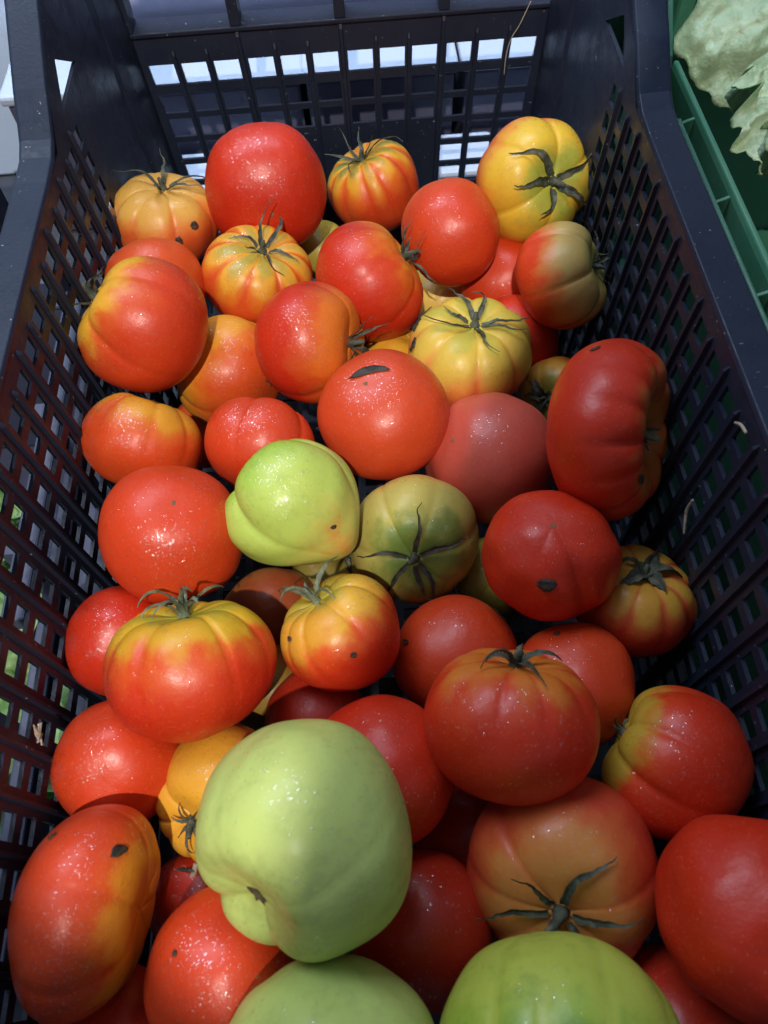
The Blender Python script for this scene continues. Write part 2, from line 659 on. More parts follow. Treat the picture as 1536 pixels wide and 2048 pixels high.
def leaf(name, label, loc, rot, size, seed, mat, ruff=.18, k=7, bowl=.25, aspect=.75, crump=.06):
    rs = np.random.RandomState(seed)
    nr, nf = 34, 110
    r = np.linspace(0, 1, nr)[1:]
    ph = np.linspace(0, 2 * np.pi, nf, endpoint=False)
    R, P = np.meshgrid(r, ph, indexing='ij')
    out = 1 + sum(rs.uniform(.015, .045) * np.sin(q * P + rs.uniform(0, 6.28)) for q in (2, 3, 5, 8, 13))
    X = R * out * np.cos(P) * size
    Y = R * out * np.sin(P) * size * aspect
    Z = bowl * size * R ** 2
    Z = Z + ruff * size * R ** 2.5 * (np.sin(k * P + rs.uniform(0, 6.28)) + .6 * np.sin((2 * k + 1) * P + rs.uniform(0, 6)))
    for q in range(22):
        kx, ky = rs.normal(0, 1, 2) * (2.2 + q * .55)
        amp = crump * size / (1 + q * .16)
        s_ = np.sin(kx * X / size + ky * Y / size + rs.uniform(0, 6.28))
        Z = Z + amp * (1 - np.abs(s_) * 2) * .5 * (R ** .3)
        X = X + amp * .10 * np.cos(ky * Y / size + q)
    Z = Z + size * .05 * np.exp(-(Y / (size * .06)) ** 2) * (1 - R)
    V = [(0, 0, float(size * .04))] + list(zip(X.ravel().tolist(), Y.ravel().tolist(), Z.ravel().tolist()))
    F = [[0, 1 + j, 1 + (j + 1) % nf] for j in range(nf)]
    for i in range(nr - 2):
        for j in range(nf):
            F.append([1 + i * nf + j, 1 + (i + 1) * nf + j, 1 + (i + 1) * nf + (j + 1) % nf, 1 + i * nf + (j + 1) % nf])
    o = mesh_from(name, V, F, mat, None, True, loc)
    o.rotation_euler = tuple(rad(a) for a in rot)
    so = o.modifiers.new("thick", 'SOLIDIFY')
    so.thickness = .0008
    tag(o, label, "lettuce leaf")
    return o


for i, (loc, rot, size, sd, lab) in enumerate([
    ((-.275, -.470, -.225), (10, 30, 20), .060, 3, "green lettuce leaf behind the slate bars, nearest the droplet covered tomato"),
    ((-.260, -.535, -.255), (-10, 25, 100), .055, 4, "green lettuce leaf low behind the slate bars, lowest at the left edge"),
    ((-.285, -.400, -.215), (5, 35, 60), .055, 5, "green lettuce leaf behind the slate bars, at mid height on the left"),
    ((-.265, -.600, -.262), (12, 20, 160), .060, 6, "green lettuce leaf in the dark at the lower left corner"),
    ((-.300, -.330, -.235), (5, 35, 200), .050, 9, "dim lettuce leaf behind the slate bars, topmost on the left"),
]):
    leaf("lettuce_leaf", lab, loc, rot, size, sd, M_LET2, .16, 5, .3)["group"] = "lettuce in the slate crate"

# ------------------------------------------------------------------ right of the crate: green crate with wilted lettuce
gc = thing("green_crate", "green plastic crate with ribbed rim holding wilted lettuce", "crate", (.40, -.35, -.298))


def gp(o):
    o.parent = gc
    o.matrix_parent_inverse = Matrix.Translation((-.40, .35, .298))
    return o


def beam(name, y0, y1, prof_pts, mat):
    return extrude_poly(name, [(a, y0, b) for a, b in prof_pts], (0, y1 - y0, 0), mat)


ya, yb = -.72, -.128
o = gp(beam("outer_flange", ya, yb, [(.2335, -.130), (.2365, -.130), (.2380, -.062), (.2365, -.0585), (.2335, -.060)], M_GREEN)); bevel(o, .0012)
o = gp(beam("channel", ya, yb, [(.2372, -.088), (.2372, -.0850), (.2478, -.0780), (.2478, -.0810)], M_GREEN))
o = gp(beam("inner_ridge", ya, -.06, [(.2480, -.12), (.2480, -.062), (.2492, -.0575), (.2525, -.0575), (.2545, -.061), (.2580, -.12), (.272, -.285), (.268, -.285)], M_GREEN)); bevel(o, .0012)
for y in (-.128, -.214, -.300, -.386, -.472, -.558):
    o = gp(extrude_poly("rib", [(.2376, y, -.086), (.2376, y, -.0645), (.2478, y, -.0605), (.2478, y, -.079)], (0, .0028, 0), M_GREEN)); bevel(o, .0006)
o = gp(extrude_poly("end_panel", [(.205, .015, -.298), (.205, .015, .05), (.62, .015, .05), (.62, .015, -.298)], (0, .006, 0), M_GREEN)); bevel(o, .001)
o = gp(extrude_poly("corner_panel", [(.2330, -.122, -.150), (.2330, -.085, -.04), (.2330, -.02, .02), (.2330, .0145, .02), (.2330, .0145, -.150)], (.004, 0, 0), M_GREEN)); bevel(o, .001)
o = gp(box("corner_post", .262, .280, -.012, .0145, -.298, .06, M_GREEN, bev=.004))
o = gp(box("bottom", .268, .62, ya, .012, -.298, -.290, M_GREEN, bev=.001))
o = gp(box("lower_panel", .2280, .2315, ya, -.13, -.298, -.104, M_GREEN, bev=.001))

for (loc, rot, size, sd, lab, kw) in [
    ((.336, -.045, -.038), (36, -10, 20), .072, 21, "large wilted pale lettuce leaf in the top right corner", dict(ruff=.06, k=4, bowl=-.30, crump=.09, aspect=.85)),
    ((.322, -.120, -.055), (25, -22, 75), .047, 22, "crumpled pale lettuce leaf below the large one in the green crate", dict(ruff=.08, k=5, bowl=-.30, crump=.16, aspect=.62)),
    ((.330, -.168, -.066), (20, -28, 120), .040, 23, "small curled lettuce leaf lowest in the green crate by the right edge", dict(ruff=.08, k=5, bowl=-.35, crump=.15, aspect=.6)),
    ((.390, -.060, -.080), (15, -5, 40), .080, 24, "broad lettuce leaf lying underneath the others in the green crate", dict(ruff=.08, k=6, bowl=-.10, crump=.08, aspect=.8)),
]:
    leaf("lettuce_leaf", lab, loc, rot, size, sd, M_LET, **kw)["group"] = "wilted lettuce in the green crate"

# ------------------------------------------------------------------ tomatoes
# key, centre, equatorial radius, height ratio, stem direction, meridian zero, recipe, label
TOM = [
    ('A', (-0.1390, -0.1494, -0.0937), 0.0389, 0.8, (0.180, 0.149, 0.972), (0.165, -0.979, 0.120), {'c': ((0.62, 0.1, 0.02), (0.66, 0.2, 0.03), (0.66, 0.35, 0.06), (0.38, 0.33, 0.05), 0.42, 1.3, 0.35), 'n': 8, 'd': 0.075, 'cal': ('long', 5, 0.75), 'wet': 0.3}, 'yellow-orange tomato with outspread calyx and two dark pits, touching the left wall at the back'),
    ('B', (-0.0639, -0.1370, -0.0825), 0.0430, 0.93, (-0.168, 0.974, -0.155), (-0.162, -0.182, -0.970), {'c': ((0.53, 0.026, 0.006), (0.58, 0.046, 0.009), (0.58, 0.046, 0.009), (0.53, 0.026, 0.006), 0.9, 2, 0.0), 'n': 7, 'd': 0.03, 'lump': 0.032, 'scar': 1, 'wet': 0.8}, 'lumpy red tomato with a grey bump on top, against the back wall'),
    ('C', (0.0166, -0.0805, -0.1328), 0.0383, 0.92, (-0.305, 0.140, 0.942), (0.139, -0.972, 0.189), {'c': ((0.6, 0.055, 0.01), (0.64, 0.12, 0.012), (0.68, 0.32, 0.02), (0.13, 0.2, 0.03), 0.58, 1.05, 0.7), 'n': 11, 'd': 0.13, 'cal': ('short', 6, 0.5), 'wet': 0.3}, 'small ribbed orange tomato with green shoulder, middle one against the back wall'),
    ('D', (0.0678, -0.1843, -0.0968), 0.0347, 1.08, (-0.247, 0.934, 0.258), (-0.275, -0.323, 0.905), {'c': ((0.58, 0.046, 0.009), (0.6, 0.075, 0.012), (0.6, 0.075, 0.012), (0.53, 0.026, 0.006), 0.6, 2, 0.0), 'n': 5, 'd': 0.012, 'wet': 0.3}, 'smooth orange-red egg-shaped tomato between the ribbed orange one and the bright yellow one'),
    ('E', (0.0075, -0.2212, -0.1015), 0.0420, 0.86, (0.853, 0.226, 0.471), (-0.136, -0.775, 0.618), {'c': ((0.53, 0.026, 0.006), (0.58, 0.046, 0.009), (0.66, 0.15, 0.014), (0.7, 0.36, 0.025), 0.55, 0.95, 0.15), 'n': 6, 'd': 0.06, 'cal': ('short', 6, 0.38), 'wet': 0.9}, 'tall red tomato with green stalk at its upper right, left of the egg-shaped one'),
    ('F', (0.1323, -0.1453, -0.0899), 0.0428, 0.88, (0.344, -0.757, 0.555), (-0.938, -0.257, 0.230), {'c': ((0.64, 0.13, 0.03), (0.68, 0.28, 0.03), (0.68, 0.42, 0.03), (0.35, 0.38, 0.05), 0.16, 0.86, 0.15), 'cr': [-150, -95, -38, 30, 85, 140], 'd': 0.14, 'cal': ('wide', 5, 0.62), 'wet': 0.3}, 'bright yellow deep-ribbed tomato with a star calyx in the right back corner'),
    ('G', (0.1381, -0.2391, -0.0953), 0.0355, 0.86, (0.851, -0.139, 0.507), (-0.452, -0.686, 0.570), {'c': ((0.58, 0.046, 0.009), (0.55, 0.16, 0.03), (0.5, 0.34, 0.1), (0.36, 0.3, 0.08), 0.06, 0.85, 0.1), 'cr': [-120, -60, 8, 70, 130, 180], 'd': 0.15, 'cal': ('short', 5, 0.5), 'wet': 0.1}, 'half red half olive deeply creased tomato by the right wall'),
    ('H', (-0.0716, -0.2043, -0.1047), 0.0387, 0.82, (0.293, -0.034, 0.955), (-0.099, -0.995, -0.005), {'c': ((0.6, 0.075, 0.012), (0.64, 0.16, 0.014), (0.7, 0.34, 0.03), (0.38, 0.3, 0.04), 0.62, 1.12, 0.9), 'n': 10, 'd': 0.1, 'cal': ('long', 6, 0.6), 'wet': 0.5}, 'ribbed yellow and orange striped tomato below the lumpy red one'),
    ('I', (-0.1402, -0.2203, -0.0933), 0.0340, 0.85, (-0.280, 0.949, -0.143), (0.040, 0.161, 0.986), {'c': ((0.6, 0.075, 0.012), (0.66, 0.15, 0.014), (0.66, 0.15, 0.014), (0.7, 0.36, 0.025), 0.6, 2, 0), 'n': 6, 'd': 0.03, 'wet': 0.2}, 'orange tomato peeking out behind the big yellow-shouldered red one on the left'),
    ('J', (-0.1336, -0.2842, -0.0640), 0.0418, 0.92, (-0.746, 0.181, 0.641), (0.357, -0.703, 0.615), {'c': ((0.58, 0.046, 0.009), (0.6, 0.075, 0.012), (0.7, 0.36, 0.025), (0.7, 0.36, 0.025), 0.5, 1.5, 0.2), 'cr': [-160, -100, -35, 40, 95, 150], 'd': 0.09, 'cal': ('long', 3, 0.55), 'wet': 1}, 'large glossy red tomato with yellow shoulder turned to the left wall'),
    ('K', (-0.0927, -0.2756, -0.1233), 0.0380, 0.93, (-0.742, 0.668, 0.046), (-0.254, -0.344, 0.904), {'c': ((0.6, 0.075, 0.012), (0.66, 0.15, 0.014), (0.7, 0.3, 0.02), (0.7, 0.36, 0.025), -0.25, 1.0, 0.2), 'cr': [-140, -60, 10, 75, 150], 'd': 0.09, 'wet': 0.8}, 'orange tomato wedged between the two glossy red ones on the left'),
    ('L', (-0.0336, -0.2850, -0.0897), 0.0386, 0.92, (0.944, -0.271, 0.190), (-0.323, -0.623, 0.713), {'c': ((0.53, 0.026, 0.006), (0.6, 0.075, 0.012), (0.66, 0.15, 0.014), (0.7, 0.36, 0.025), 0.35, 1.6, 0.1), 'cr': [-150, -80, 62, 110, 170], 'd': 0.1, 'cal': ('long', 5, 0.5), 'wet': 1}, 'glossy red tomato with wiry dry calyx on its right side'),
    ('M', (0.0705, -0.2836, -0.1120), 0.0416, 0.8, (0.099, 0.129, 0.987), (-0.245, -0.958, 0.150), {'c': ((0.62, 0.14, 0.03), (0.68, 0.32, 0.06), (0.64, 0.44, 0.06), (0.45, 0.4, 0.05), 0.22, 1.0, 0.75), 'cr': [-170, -125, -75, -40, 12, 52, 100, 140], 'd': 0.15, 'cal': ('star', 7, 0.6), 'wet': 0.5}, 'pale yellow ribbed tomato with star calyx and black scabs'),
    ('N', (0.1091, -0.2433, -0.1482), 0.0334, 0.9, (0.313, 0.130, -0.941), (0.145, -0.986, -0.088), {'c': ((0.53, 0.026, 0.006), (0.53, 0.026, 0.006), (0.53, 0.026, 0.006), (0.53, 0.026, 0.006), 0.9, 2, 0), 'n': 5, 'd': 0.02, 'wet': 0.1}, 'red tomato half hidden behind the pale yellow star-calyxed one'),
    ('O', (0.1078, -0.1850, -0.1444), 0.0323, 0.9, (0.351, 0.379, -0.856), (-0.206, -0.861, -0.465), {'c': ((0.58, 0.046, 0.009), (0.58, 0.046, 0.009), (0.58, 0.046, 0.009), (0.53, 0.026, 0.006), 0.9, 2, 0), 'n': 5, 'd': 0.02, 'wet': 0.3}, 'red tomato deep between the egg-shaped one and the half olive one'),
    ('Q', (0.0095, -0.3402, -0.0992), 0.0398, 0.93, (0.271, 0.068, -0.960), (0.357, -0.934, 0.034), {'c': ((0.58, 0.06, 0.014), (0.58, 0.046, 0.009), (0.6, 0.075, 0.012), (0.53, 0.026, 0.006), 0.5, 2, 0.0), 'n': 6, 'd': 0.025, 'scar': 1, 'wet': 1}, 'orange-red wet tomato with a dry black scrap across its top'),
    ('S', (0.0748, -0.3609, -0.1284), 0.0418, 0.98, (0.641, 0.081, -0.763), (0.546, -0.748, 0.379), {'c': ((0.6, 0.1, 0.062), (0.6, 0.1, 0.062), (0.6, 0.1, 0.062), (0.6, 0.1, 0.062), 0.9, 2, 0), 'n': 5, 'd': 0.02, 'scar': 1, 'wet': 0.25}, 'smooth matte pink-red tomato in the middle of the pile'),
    ('T', (0.1325, -0.3880, -0.0663), 0.0491, 0.68, (0.840, -0.413, 0.353), (-0.525, -0.454, 0.719), {'c': ((0.53, 0.026, 0.006), (0.53, 0.026, 0.006), (0.45, 0.12, 0.02), (0.35, 0.22, 0.03), 0.62, 1.2, 0.2), 'cr': [-165, -120, -78, -44, -18, 8, 32, 60, 105, 150], 'd': 0.3, 'reach': 1.02, 'cal': ('stub', 4, 0.4), 'wet': 0.1}, 'large red flattened tomato with pleated stem end facing the right wall'),
    ('U', (0.1323, -0.2953, -0.1505), 0.0271, 0.85, (-0.608, -0.539, 0.583), (-0.014, -0.727, -0.687), {'c': ((0.66, 0.15, 0.014), (0.66, 0.15, 0.014), (0.5, 0.3, 0.04), (0.1, 0.19, 0.03), 0.2, 0.9, 0.1), 'n': 7, 'd': 0.06, 'cal': ('crump', 5, 0.6), 'wet': 0.1}, 'small brownish-orange tomato with black crumpled calyx in a dark gap'),
    ('V', (-0.1378, -0.3481, -0.0963), 0.0354, 0.86, (0.382, 0.778, 0.499), (0.276, -0.611, 0.742), {'c': ((0.6, 0.06, 0.01), (0.62, 0.11, 0.015), (0.64, 0.28, 0.02), (0.5, 0.3, 0.03), 0.42, 1.1, 0.35), 'cr': [-150, -95, -50, 5, 42, 95, 150], 'd': 0.1, 'reach': 1.4, 'wet': 0.8}, 'orange-red tomato with yellow ribbed top pressed to the left wall'),
    ('W', (-0.0658, -0.3580, -0.0976), 0.0339, 0.86, (0.270, 0.948, 0.169), (0.272, -0.244, 0.931), {'c': ((0.58, 0.046, 0.009), (0.58, 0.046, 0.009), (0.58, 0.046, 0.009), (0.58, 0.046, 0.009), 0.9, 2, 0), 'cr': [-160, -100, -30, 40, 78, 130], 'd': 0.1, 'wet': 1}, 'light red lobed tomato partly covered by the small lime green one'),
    ('X', (-0.0437, -0.4151, -0.0706), 0.0361, 0.93, (-0.707, 0.678, 0.201), (-0.069, -0.348, 0.935), {'c': ((0.62, 0.2, 0.04), (0.5, 0.5, 0.1), (0.43, 0.55, 0.1), (0.28, 0.5, 0.04), -0.84, 0.55, 0.05), 'cr': [-135, -42, 72, 150], 'd': 0.3, 'reach': 1.9, 'tip': 0.29, 'scuff': 0.6, 'cal': ('wisp', 2, 0.45), 'wet': 1}, 'lime green heart-shaped tomato with orange pointed tip'),
    ('Y', (0.0220, -0.4177, -0.1190), 0.0380, 0.86, (-0.087, -0.797, 0.598), (-0.043, -0.596, -0.802), {'c': ((0.58, 0.25, 0.08), (0.5, 0.36, 0.08), (0.42, 0.36, 0.08), (0.1, 0.19, 0.03), -0.1, 0.78, 0.15), 'cr': [-150, -95, -20, 48, 105, 160], 'd': 0.09, 'cal': ('flat', 6, 0.62), 'wet': 0.4}, 'olive tomato with dark green centre and flat black calyx'),
    ('Z', (0.0913, -0.4498, -0.0878), 0.0359, 0.92, (0.100, -0.024, -0.995), (-0.138, -0.990, 0.010), {'c': ((0.53, 0.026, 0.006), (0.53, 0.026, 0.006), (0.53, 0.026, 0.006), (0.53, 0.026, 0.006), 0.9, 2, 0), 'n': 5, 'd': 0.02, 'gr': [(-28, 0.13, 0.2, 1.2, 2.7), (25, 0.04, 0.3, 1.5, 2.9)], 'scar': 1, 'wet': 0.25}, 'red tomato with a deep groove and one dark leaf scrap near its base'),
    ('AA', (0.1395, -0.4660, -0.1199), 0.0335, 0.84, (0.121, 0.297, 0.947), (-0.536, -0.783, 0.314), {'c': ((0.42, 0.024, 0.008), (0.5, 0.09, 0.02), (0.52, 0.28, 0.03), (0.4, 0.3, 0.04), 0.6, 1.2, 0.5), 'n': 10, 'd': 0.09, 'cal': ('crump', 5, 0.6), 'wet': 0.1}, 'ribbed red and yellow tomato with grey crumpled calyx by the right wall'),
    ('AB', (-0.1096, -0.4238, -0.0800), 0.0381, 0.93, (-0.276, 0.022, -0.961), (0.056, -0.998, -0.039), {'c': ((0.58, 0.046, 0.009), (0.58, 0.046, 0.009), (0.6, 0.075, 0.012), (0.53, 0.026, 0.006), 0.7, 2, 0), 'n': 6, 'd': 0.02, 'scar': 1, 'wet': 1}, 'big round orange-red tomato covered in fine droplets by the left wall'),
    ('AC', (-0.1425, -0.4702, -0.1109), 0.0301, 0.9, (-0.494, 0.628, -0.602), (-0.260, -0.767, -0.587), {'c': ((0.53, 0.026, 0.006), (0.53, 0.026, 0.006), (0.53, 0.026, 0.006), (0.53, 0.026, 0.006), 0.9, 2, 0), 'n': 5, 'd': 0.03, 'wet': 0.7}, 'shaded red tomato behind the curly-calyxed one at the left wall'),
    ('AD', (-0.0952, -0.4975, -0.0825), 0.0409, 0.84, (-0.048, 0.780, 0.624), (0.284, -0.588, 0.757), {'c': ((0.53, 0.026, 0.006), (0.6, 0.075, 0.012), (0.62, 0.36, 0.02), (0.36, 0.34, 0.03), 0.38, 0.95, 0.2), 'cr': [-160, -115, -70, -38, 25, 60, 100, 140], 'd': 0.125, 'reach': 1.3, 'cal': ('curl', 7, 0.75), 'wet': 1}, 'large glossy red tomato with yellow-green shoulder and tall curly green calyx'),
    ('AE', (-0.0221, -0.4817, -0.0955), 0.0323, 0.92, (-0.473, 0.535, 0.700), (0.299, -0.650, 0.699), {'c': ((0.53, 0.026, 0.006), (0.6, 0.075, 0.012), (0.62, 0.34, 0.03), (0.4, 0.33, 0.04), 0.25, 0.95, 0.2), 'cr': [-160, -110, -70, -42, 15, 60, 110, 150], 'd': 0.12, 'reach': 1.3, 'cal': ('curl', 5, 0.8), 'wet': 0.9}, 'red tomato with yellow top and looped grey-green calyx'),
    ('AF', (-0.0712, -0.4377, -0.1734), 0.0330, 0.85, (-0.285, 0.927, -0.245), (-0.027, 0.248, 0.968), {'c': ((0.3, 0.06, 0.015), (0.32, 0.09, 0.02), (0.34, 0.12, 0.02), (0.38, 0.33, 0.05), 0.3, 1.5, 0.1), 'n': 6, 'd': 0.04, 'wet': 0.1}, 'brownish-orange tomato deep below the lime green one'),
    ('AG', (0.0374, -0.4870, -0.1299), 0.0348, 0.9, (0.242, -0.128, -0.962), (-0.193, -0.978, 0.082), {'c': ((0.58, 0.046, 0.009), (0.58, 0.046, 0.009), (0.58, 0.046, 0.009), (0.53, 0.026, 0.006), 0.7, 2, 0), 'n': 6, 'd': 0.025, 'wet': 0.3}, 'red tomato with small black scabs in front of the olive one'),
    ('AH', (0.0966, -0.5114, -0.1190), 0.0327, 0.92, (0.246, -0.289, -0.925), (-0.017, -0.956, 0.294), {'c': ((0.58, 0.046, 0.009), (0.58, 0.046, 0.009), (0.58, 0.046, 0.009), (0.53, 0.026, 0.006), 0.7, 2, 0), 'n': 6, 'd': 0.03, 'wet': 0.2}, 'plain red tomato tucked behind the large calyx-topped one'),
    ('AI', (0.0560, -0.5383, -0.0780), 0.0401, 0.85, (0.138, 0.791, 0.596), (-0.203, -0.567, 0.798), {'c': ((0.53, 0.026, 0.006), (0.58, 0.046, 0.009), (0.6, 0.17, 0.02), (0.55, 0.22, 0.02), 0.62, 1.2, 0.25), 'cr': [-165, -120, -75, -42, -8, 22, 58, 100, 140], 'd': 0.09, 'reach': 1.2, 'cal': ('lift', 6, 0.6), 'wet': 0.22}, 'large dark red tomato with ribbed orange top and small raised calyx'),
    ('AJ', (0.1327, -0.5570, -0.0998), 0.0356, 0.93, (-0.798, 0.603, -0.027), (-0.218, -0.247, 0.944), {'c': ((0.53, 0.026, 0.006), (0.58, 0.046, 0.009), (0.45, 0.3, 0.03), (0.4, 0.32, 0.03), 0.4, 1.2, 0.1), 'cr': [-150, -90, -25, 15, 80, 140], 'd': 0.13, 'cal': ('wisp', 3, 0.4), 'wet': 0.3}, 'dark red tomato with yellow crease on its left, at the lower right wall'),
    ('AK', (-0.1379, -0.5349, -0.1124), 0.0315, 0.96, (-0.099, 0.500, -0.860), (-0.108, -0.865, -0.490), {'c': ((0.58, 0.046, 0.009), (0.58, 0.046, 0.009), (0.58, 0.046, 0.009), (0.53, 0.026, 0.006), 0.8, 2, 0), 'n': 6, 'd': 0.03, 'wet': 1}, 'droplet covered red tomato at the lower left wall'),
    ('AL', (-0.0865, -0.5528, -0.1224), 0.0347, 0.92, (-0.480, -0.594, 0.646), (0.658, 0.244, 0.713), {'c': ((0.64, 0.17, 0.02), (0.68, 0.27, 0.03), (0.68, 0.34, 0.03), (0.7, 0.36, 0.025), -0.2, 1.0, 0.1), 'cr': [-150, -95, -35, 150, 95, 178], 'd': 0.14, 'cal': ('wisp', 7, 0.45), 'wet': 0.4}, 'orange-yellow creased tomato with small dry calyx behind the big green one'),
    ('AM', (-0.0052, -0.5502, -0.1037), 0.0358, 0.95, (0.267, -0.157, -0.951), (-0.165, -0.980, 0.116), {'c': ((0.53, 0.026, 0.006), (0.53, 0.026, 0.006), (0.53, 0.026, 0.006), (0.53, 0.026, 0.006), 0.8, 2, 0), 'n': 6, 'd': 0.03, 'wet': 0.2}, 'red tomato in the shade of the big pale green one'),
    ('AN', (-0.0367, -0.5835, -0.0470), 0.0450, 0.93, (-0.521, -0.731, 0.442), (0.414, 0.236, 0.879), {'c': ((0.44, 0.52, 0.15), (0.45, 0.56, 0.15), (0.46, 0.55, 0.15), (0.36, 0.36, 0.07), -0.6, 0.93, 0.06), 'n': 6, 'd': 0.018, 'gr': [(150, 0.17, 0.24, 0.15, 1.35), (-140, 0.13, 0.24, 0.15, 1.1), (60, 0.04, 0.3, 0.2, 1.9)], 'wet': 0.5, 'hole': 1, 'scuff': 0.6}, 'huge pale green tomato with a brown stem pit'),
    ('AO', (-0.1359, -0.5997, -0.0899), 0.0425, 0.69, (0.980, -0.166, -0.110), (0.108, -0.021, 0.994), {'c': ((0.56, 0.05, 0.012), (0.6, 0.075, 0.012), (0.64, 0.24, 0.02), (0.6, 0.3, 0.02), 0.55, 1.5, 0.25), 'cr': [-160, -110, -60, -5, 50, 105, 150], 'd': 0.06, 'wet': 1}, 'large oval red tomato with orange-yellow right end, lower left corner'),
    ('AP', (-0.0772, -0.6285, -0.1021), 0.0344, 0.95, (-0.207, -0.631, -0.748), (0.083, -0.773, 0.629), {'c': ((0.58, 0.046, 0.009), (0.58, 0.046, 0.009), (0.6, 0.075, 0.012), (0.53, 0.026, 0.006), 0.7, 2, 0), 'n': 6, 'd': 0.02, 'gr': [(175, 0.05, 0.22, 1.4, 3.0)], 'scar': 1, 'wet': 0.9}, 'red tomato with a brown blossom scar left of the lower pale green one'),
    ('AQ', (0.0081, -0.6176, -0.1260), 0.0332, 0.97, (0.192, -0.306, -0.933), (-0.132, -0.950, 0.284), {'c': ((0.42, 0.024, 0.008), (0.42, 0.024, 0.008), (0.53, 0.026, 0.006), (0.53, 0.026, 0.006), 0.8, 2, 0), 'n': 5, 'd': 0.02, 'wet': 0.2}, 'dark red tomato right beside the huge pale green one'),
    ('AR', (0.0747, -0.5993, -0.1089), 0.0428, 0.87, (-0.286, -0.576, 0.766), (0.116, 0.772, 0.625), {'c': ((0.52, 0.05, 0.02), (0.55, 0.11, 0.025), (0.56, 0.22, 0.05), (0.4, 0.27, 0.04), 0.6, 1.2, 0.3), 'cr': [-165, -115, -72, 172, 48, 88, 130], 'd': 0.07, 'cal': ('star', 6, 0.55), 'wet': 0.3}, 'big orange-red tomato with spidery black calyx behind the striped green one'),
    ('AS', (0.1365, -0.6219, -0.0710), 0.0377, 0.88, (0.967, -0.113, -0.227), (0.218, -0.084, 0.972), {'c': ((0.53, 0.026, 0.006), (0.53, 0.026, 0.006), (0.53, 0.026, 0.006), (0.53, 0.026, 0.006), 0.8, 2, 0), 'cr': [-150, -90, -30, 25, 80, 140], 'd': 0.07, 'wet': 0.1}, 'shaded red tomato cut by the right edge of the picture'),
    ('AT', (0.0552, -0.6636, -0.0704), 0.0449, 0.92, (-0.210, -0.876, 0.435), (-0.071, 0.457, 0.887), {'c': ((0.43, 0.5, 0.07), (0.33, 0.45, 0.05), (0.17, 0.33, 0.025), (0.4, 0.55, 0.08), 0.35, 1.6, 0.9), 'cr': [-170, -130, -95, -58, -22, 8, 30, 75, 120, 150], 'd': 0.055, 'reach': 2.6, 'wet': 0.25, 'scuff': 0.5}, 'striped yellow-green tomato at the bottom edge'),
    ('AU', (-0.0302, -0.6653, -0.0681), 0.0420, 0.92, (-0.119, -0.624, -0.772), (0.003, -0.778, 0.628), {'c': ((0.45, 0.56, 0.15), (0.45, 0.56, 0.15), (0.45, 0.56, 0.15), (0.4, 0.55, 0.08), 0.7, 1.6, 0.05), 'n': 7, 'd': 0.02, 'wet': 0.3, 'scuff': 0.6}, 'plain pale green tomato at the bottom edge'),
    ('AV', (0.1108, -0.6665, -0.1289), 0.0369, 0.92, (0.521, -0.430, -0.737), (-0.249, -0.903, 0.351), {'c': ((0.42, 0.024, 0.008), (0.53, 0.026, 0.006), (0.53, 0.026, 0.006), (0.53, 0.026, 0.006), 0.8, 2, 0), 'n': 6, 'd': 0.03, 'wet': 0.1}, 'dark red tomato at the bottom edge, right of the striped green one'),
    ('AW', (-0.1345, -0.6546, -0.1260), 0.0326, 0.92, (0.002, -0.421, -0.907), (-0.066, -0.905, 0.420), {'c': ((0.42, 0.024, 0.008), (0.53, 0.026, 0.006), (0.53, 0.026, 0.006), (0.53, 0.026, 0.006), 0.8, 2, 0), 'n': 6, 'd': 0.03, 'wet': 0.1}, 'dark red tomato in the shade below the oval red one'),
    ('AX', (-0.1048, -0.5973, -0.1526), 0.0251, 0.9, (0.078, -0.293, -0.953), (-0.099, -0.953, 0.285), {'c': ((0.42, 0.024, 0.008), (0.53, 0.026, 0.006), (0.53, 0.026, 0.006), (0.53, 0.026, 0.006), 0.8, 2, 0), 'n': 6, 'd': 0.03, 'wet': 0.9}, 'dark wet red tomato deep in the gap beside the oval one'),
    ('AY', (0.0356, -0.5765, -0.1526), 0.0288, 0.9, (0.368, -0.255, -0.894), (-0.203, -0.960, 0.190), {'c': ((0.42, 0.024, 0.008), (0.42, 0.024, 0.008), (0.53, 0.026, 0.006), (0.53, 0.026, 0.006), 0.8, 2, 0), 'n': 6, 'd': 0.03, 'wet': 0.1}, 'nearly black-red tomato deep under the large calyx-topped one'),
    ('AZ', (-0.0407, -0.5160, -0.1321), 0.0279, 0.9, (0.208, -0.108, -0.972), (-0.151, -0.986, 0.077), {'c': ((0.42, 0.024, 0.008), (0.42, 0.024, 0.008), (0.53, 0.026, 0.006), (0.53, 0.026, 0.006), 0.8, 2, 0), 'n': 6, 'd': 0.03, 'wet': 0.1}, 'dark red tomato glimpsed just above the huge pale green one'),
    ('BA', (0.0692, -0.4286, -0.1540), 0.0245, 0.9, (0.234, -0.106, 0.966), (0.002, -0.994, -0.110), {'c': ((0.38, 0.33, 0.05), (0.38, 0.33, 0.05), (0.38, 0.33, 0.05), (0.1, 0.19, 0.03), 0.5, 1.6, 0.05), 'n': 6, 'd': 0.05, 'wet': 0.1}, 'dull olive tomato glimpsed between the olive one and the grooved red one'),
    ('BB', (-0.1231, -0.2901, -0.1694), 0.0259, 0.9, (-0.098, -0.274, 0.957), (-0.115, -0.952, -0.285), {'c': ((0.42, 0.024, 0.008), (0.53, 0.026, 0.006), (0.6, 0.075, 0.012), (0.53, 0.026, 0.006), 0.5, 2, 0), 'n': 6, 'd': 0.04, 'wet': 0.1}, 'red sliver of tomato between the yellow-ribbed and light red lobed ones'),
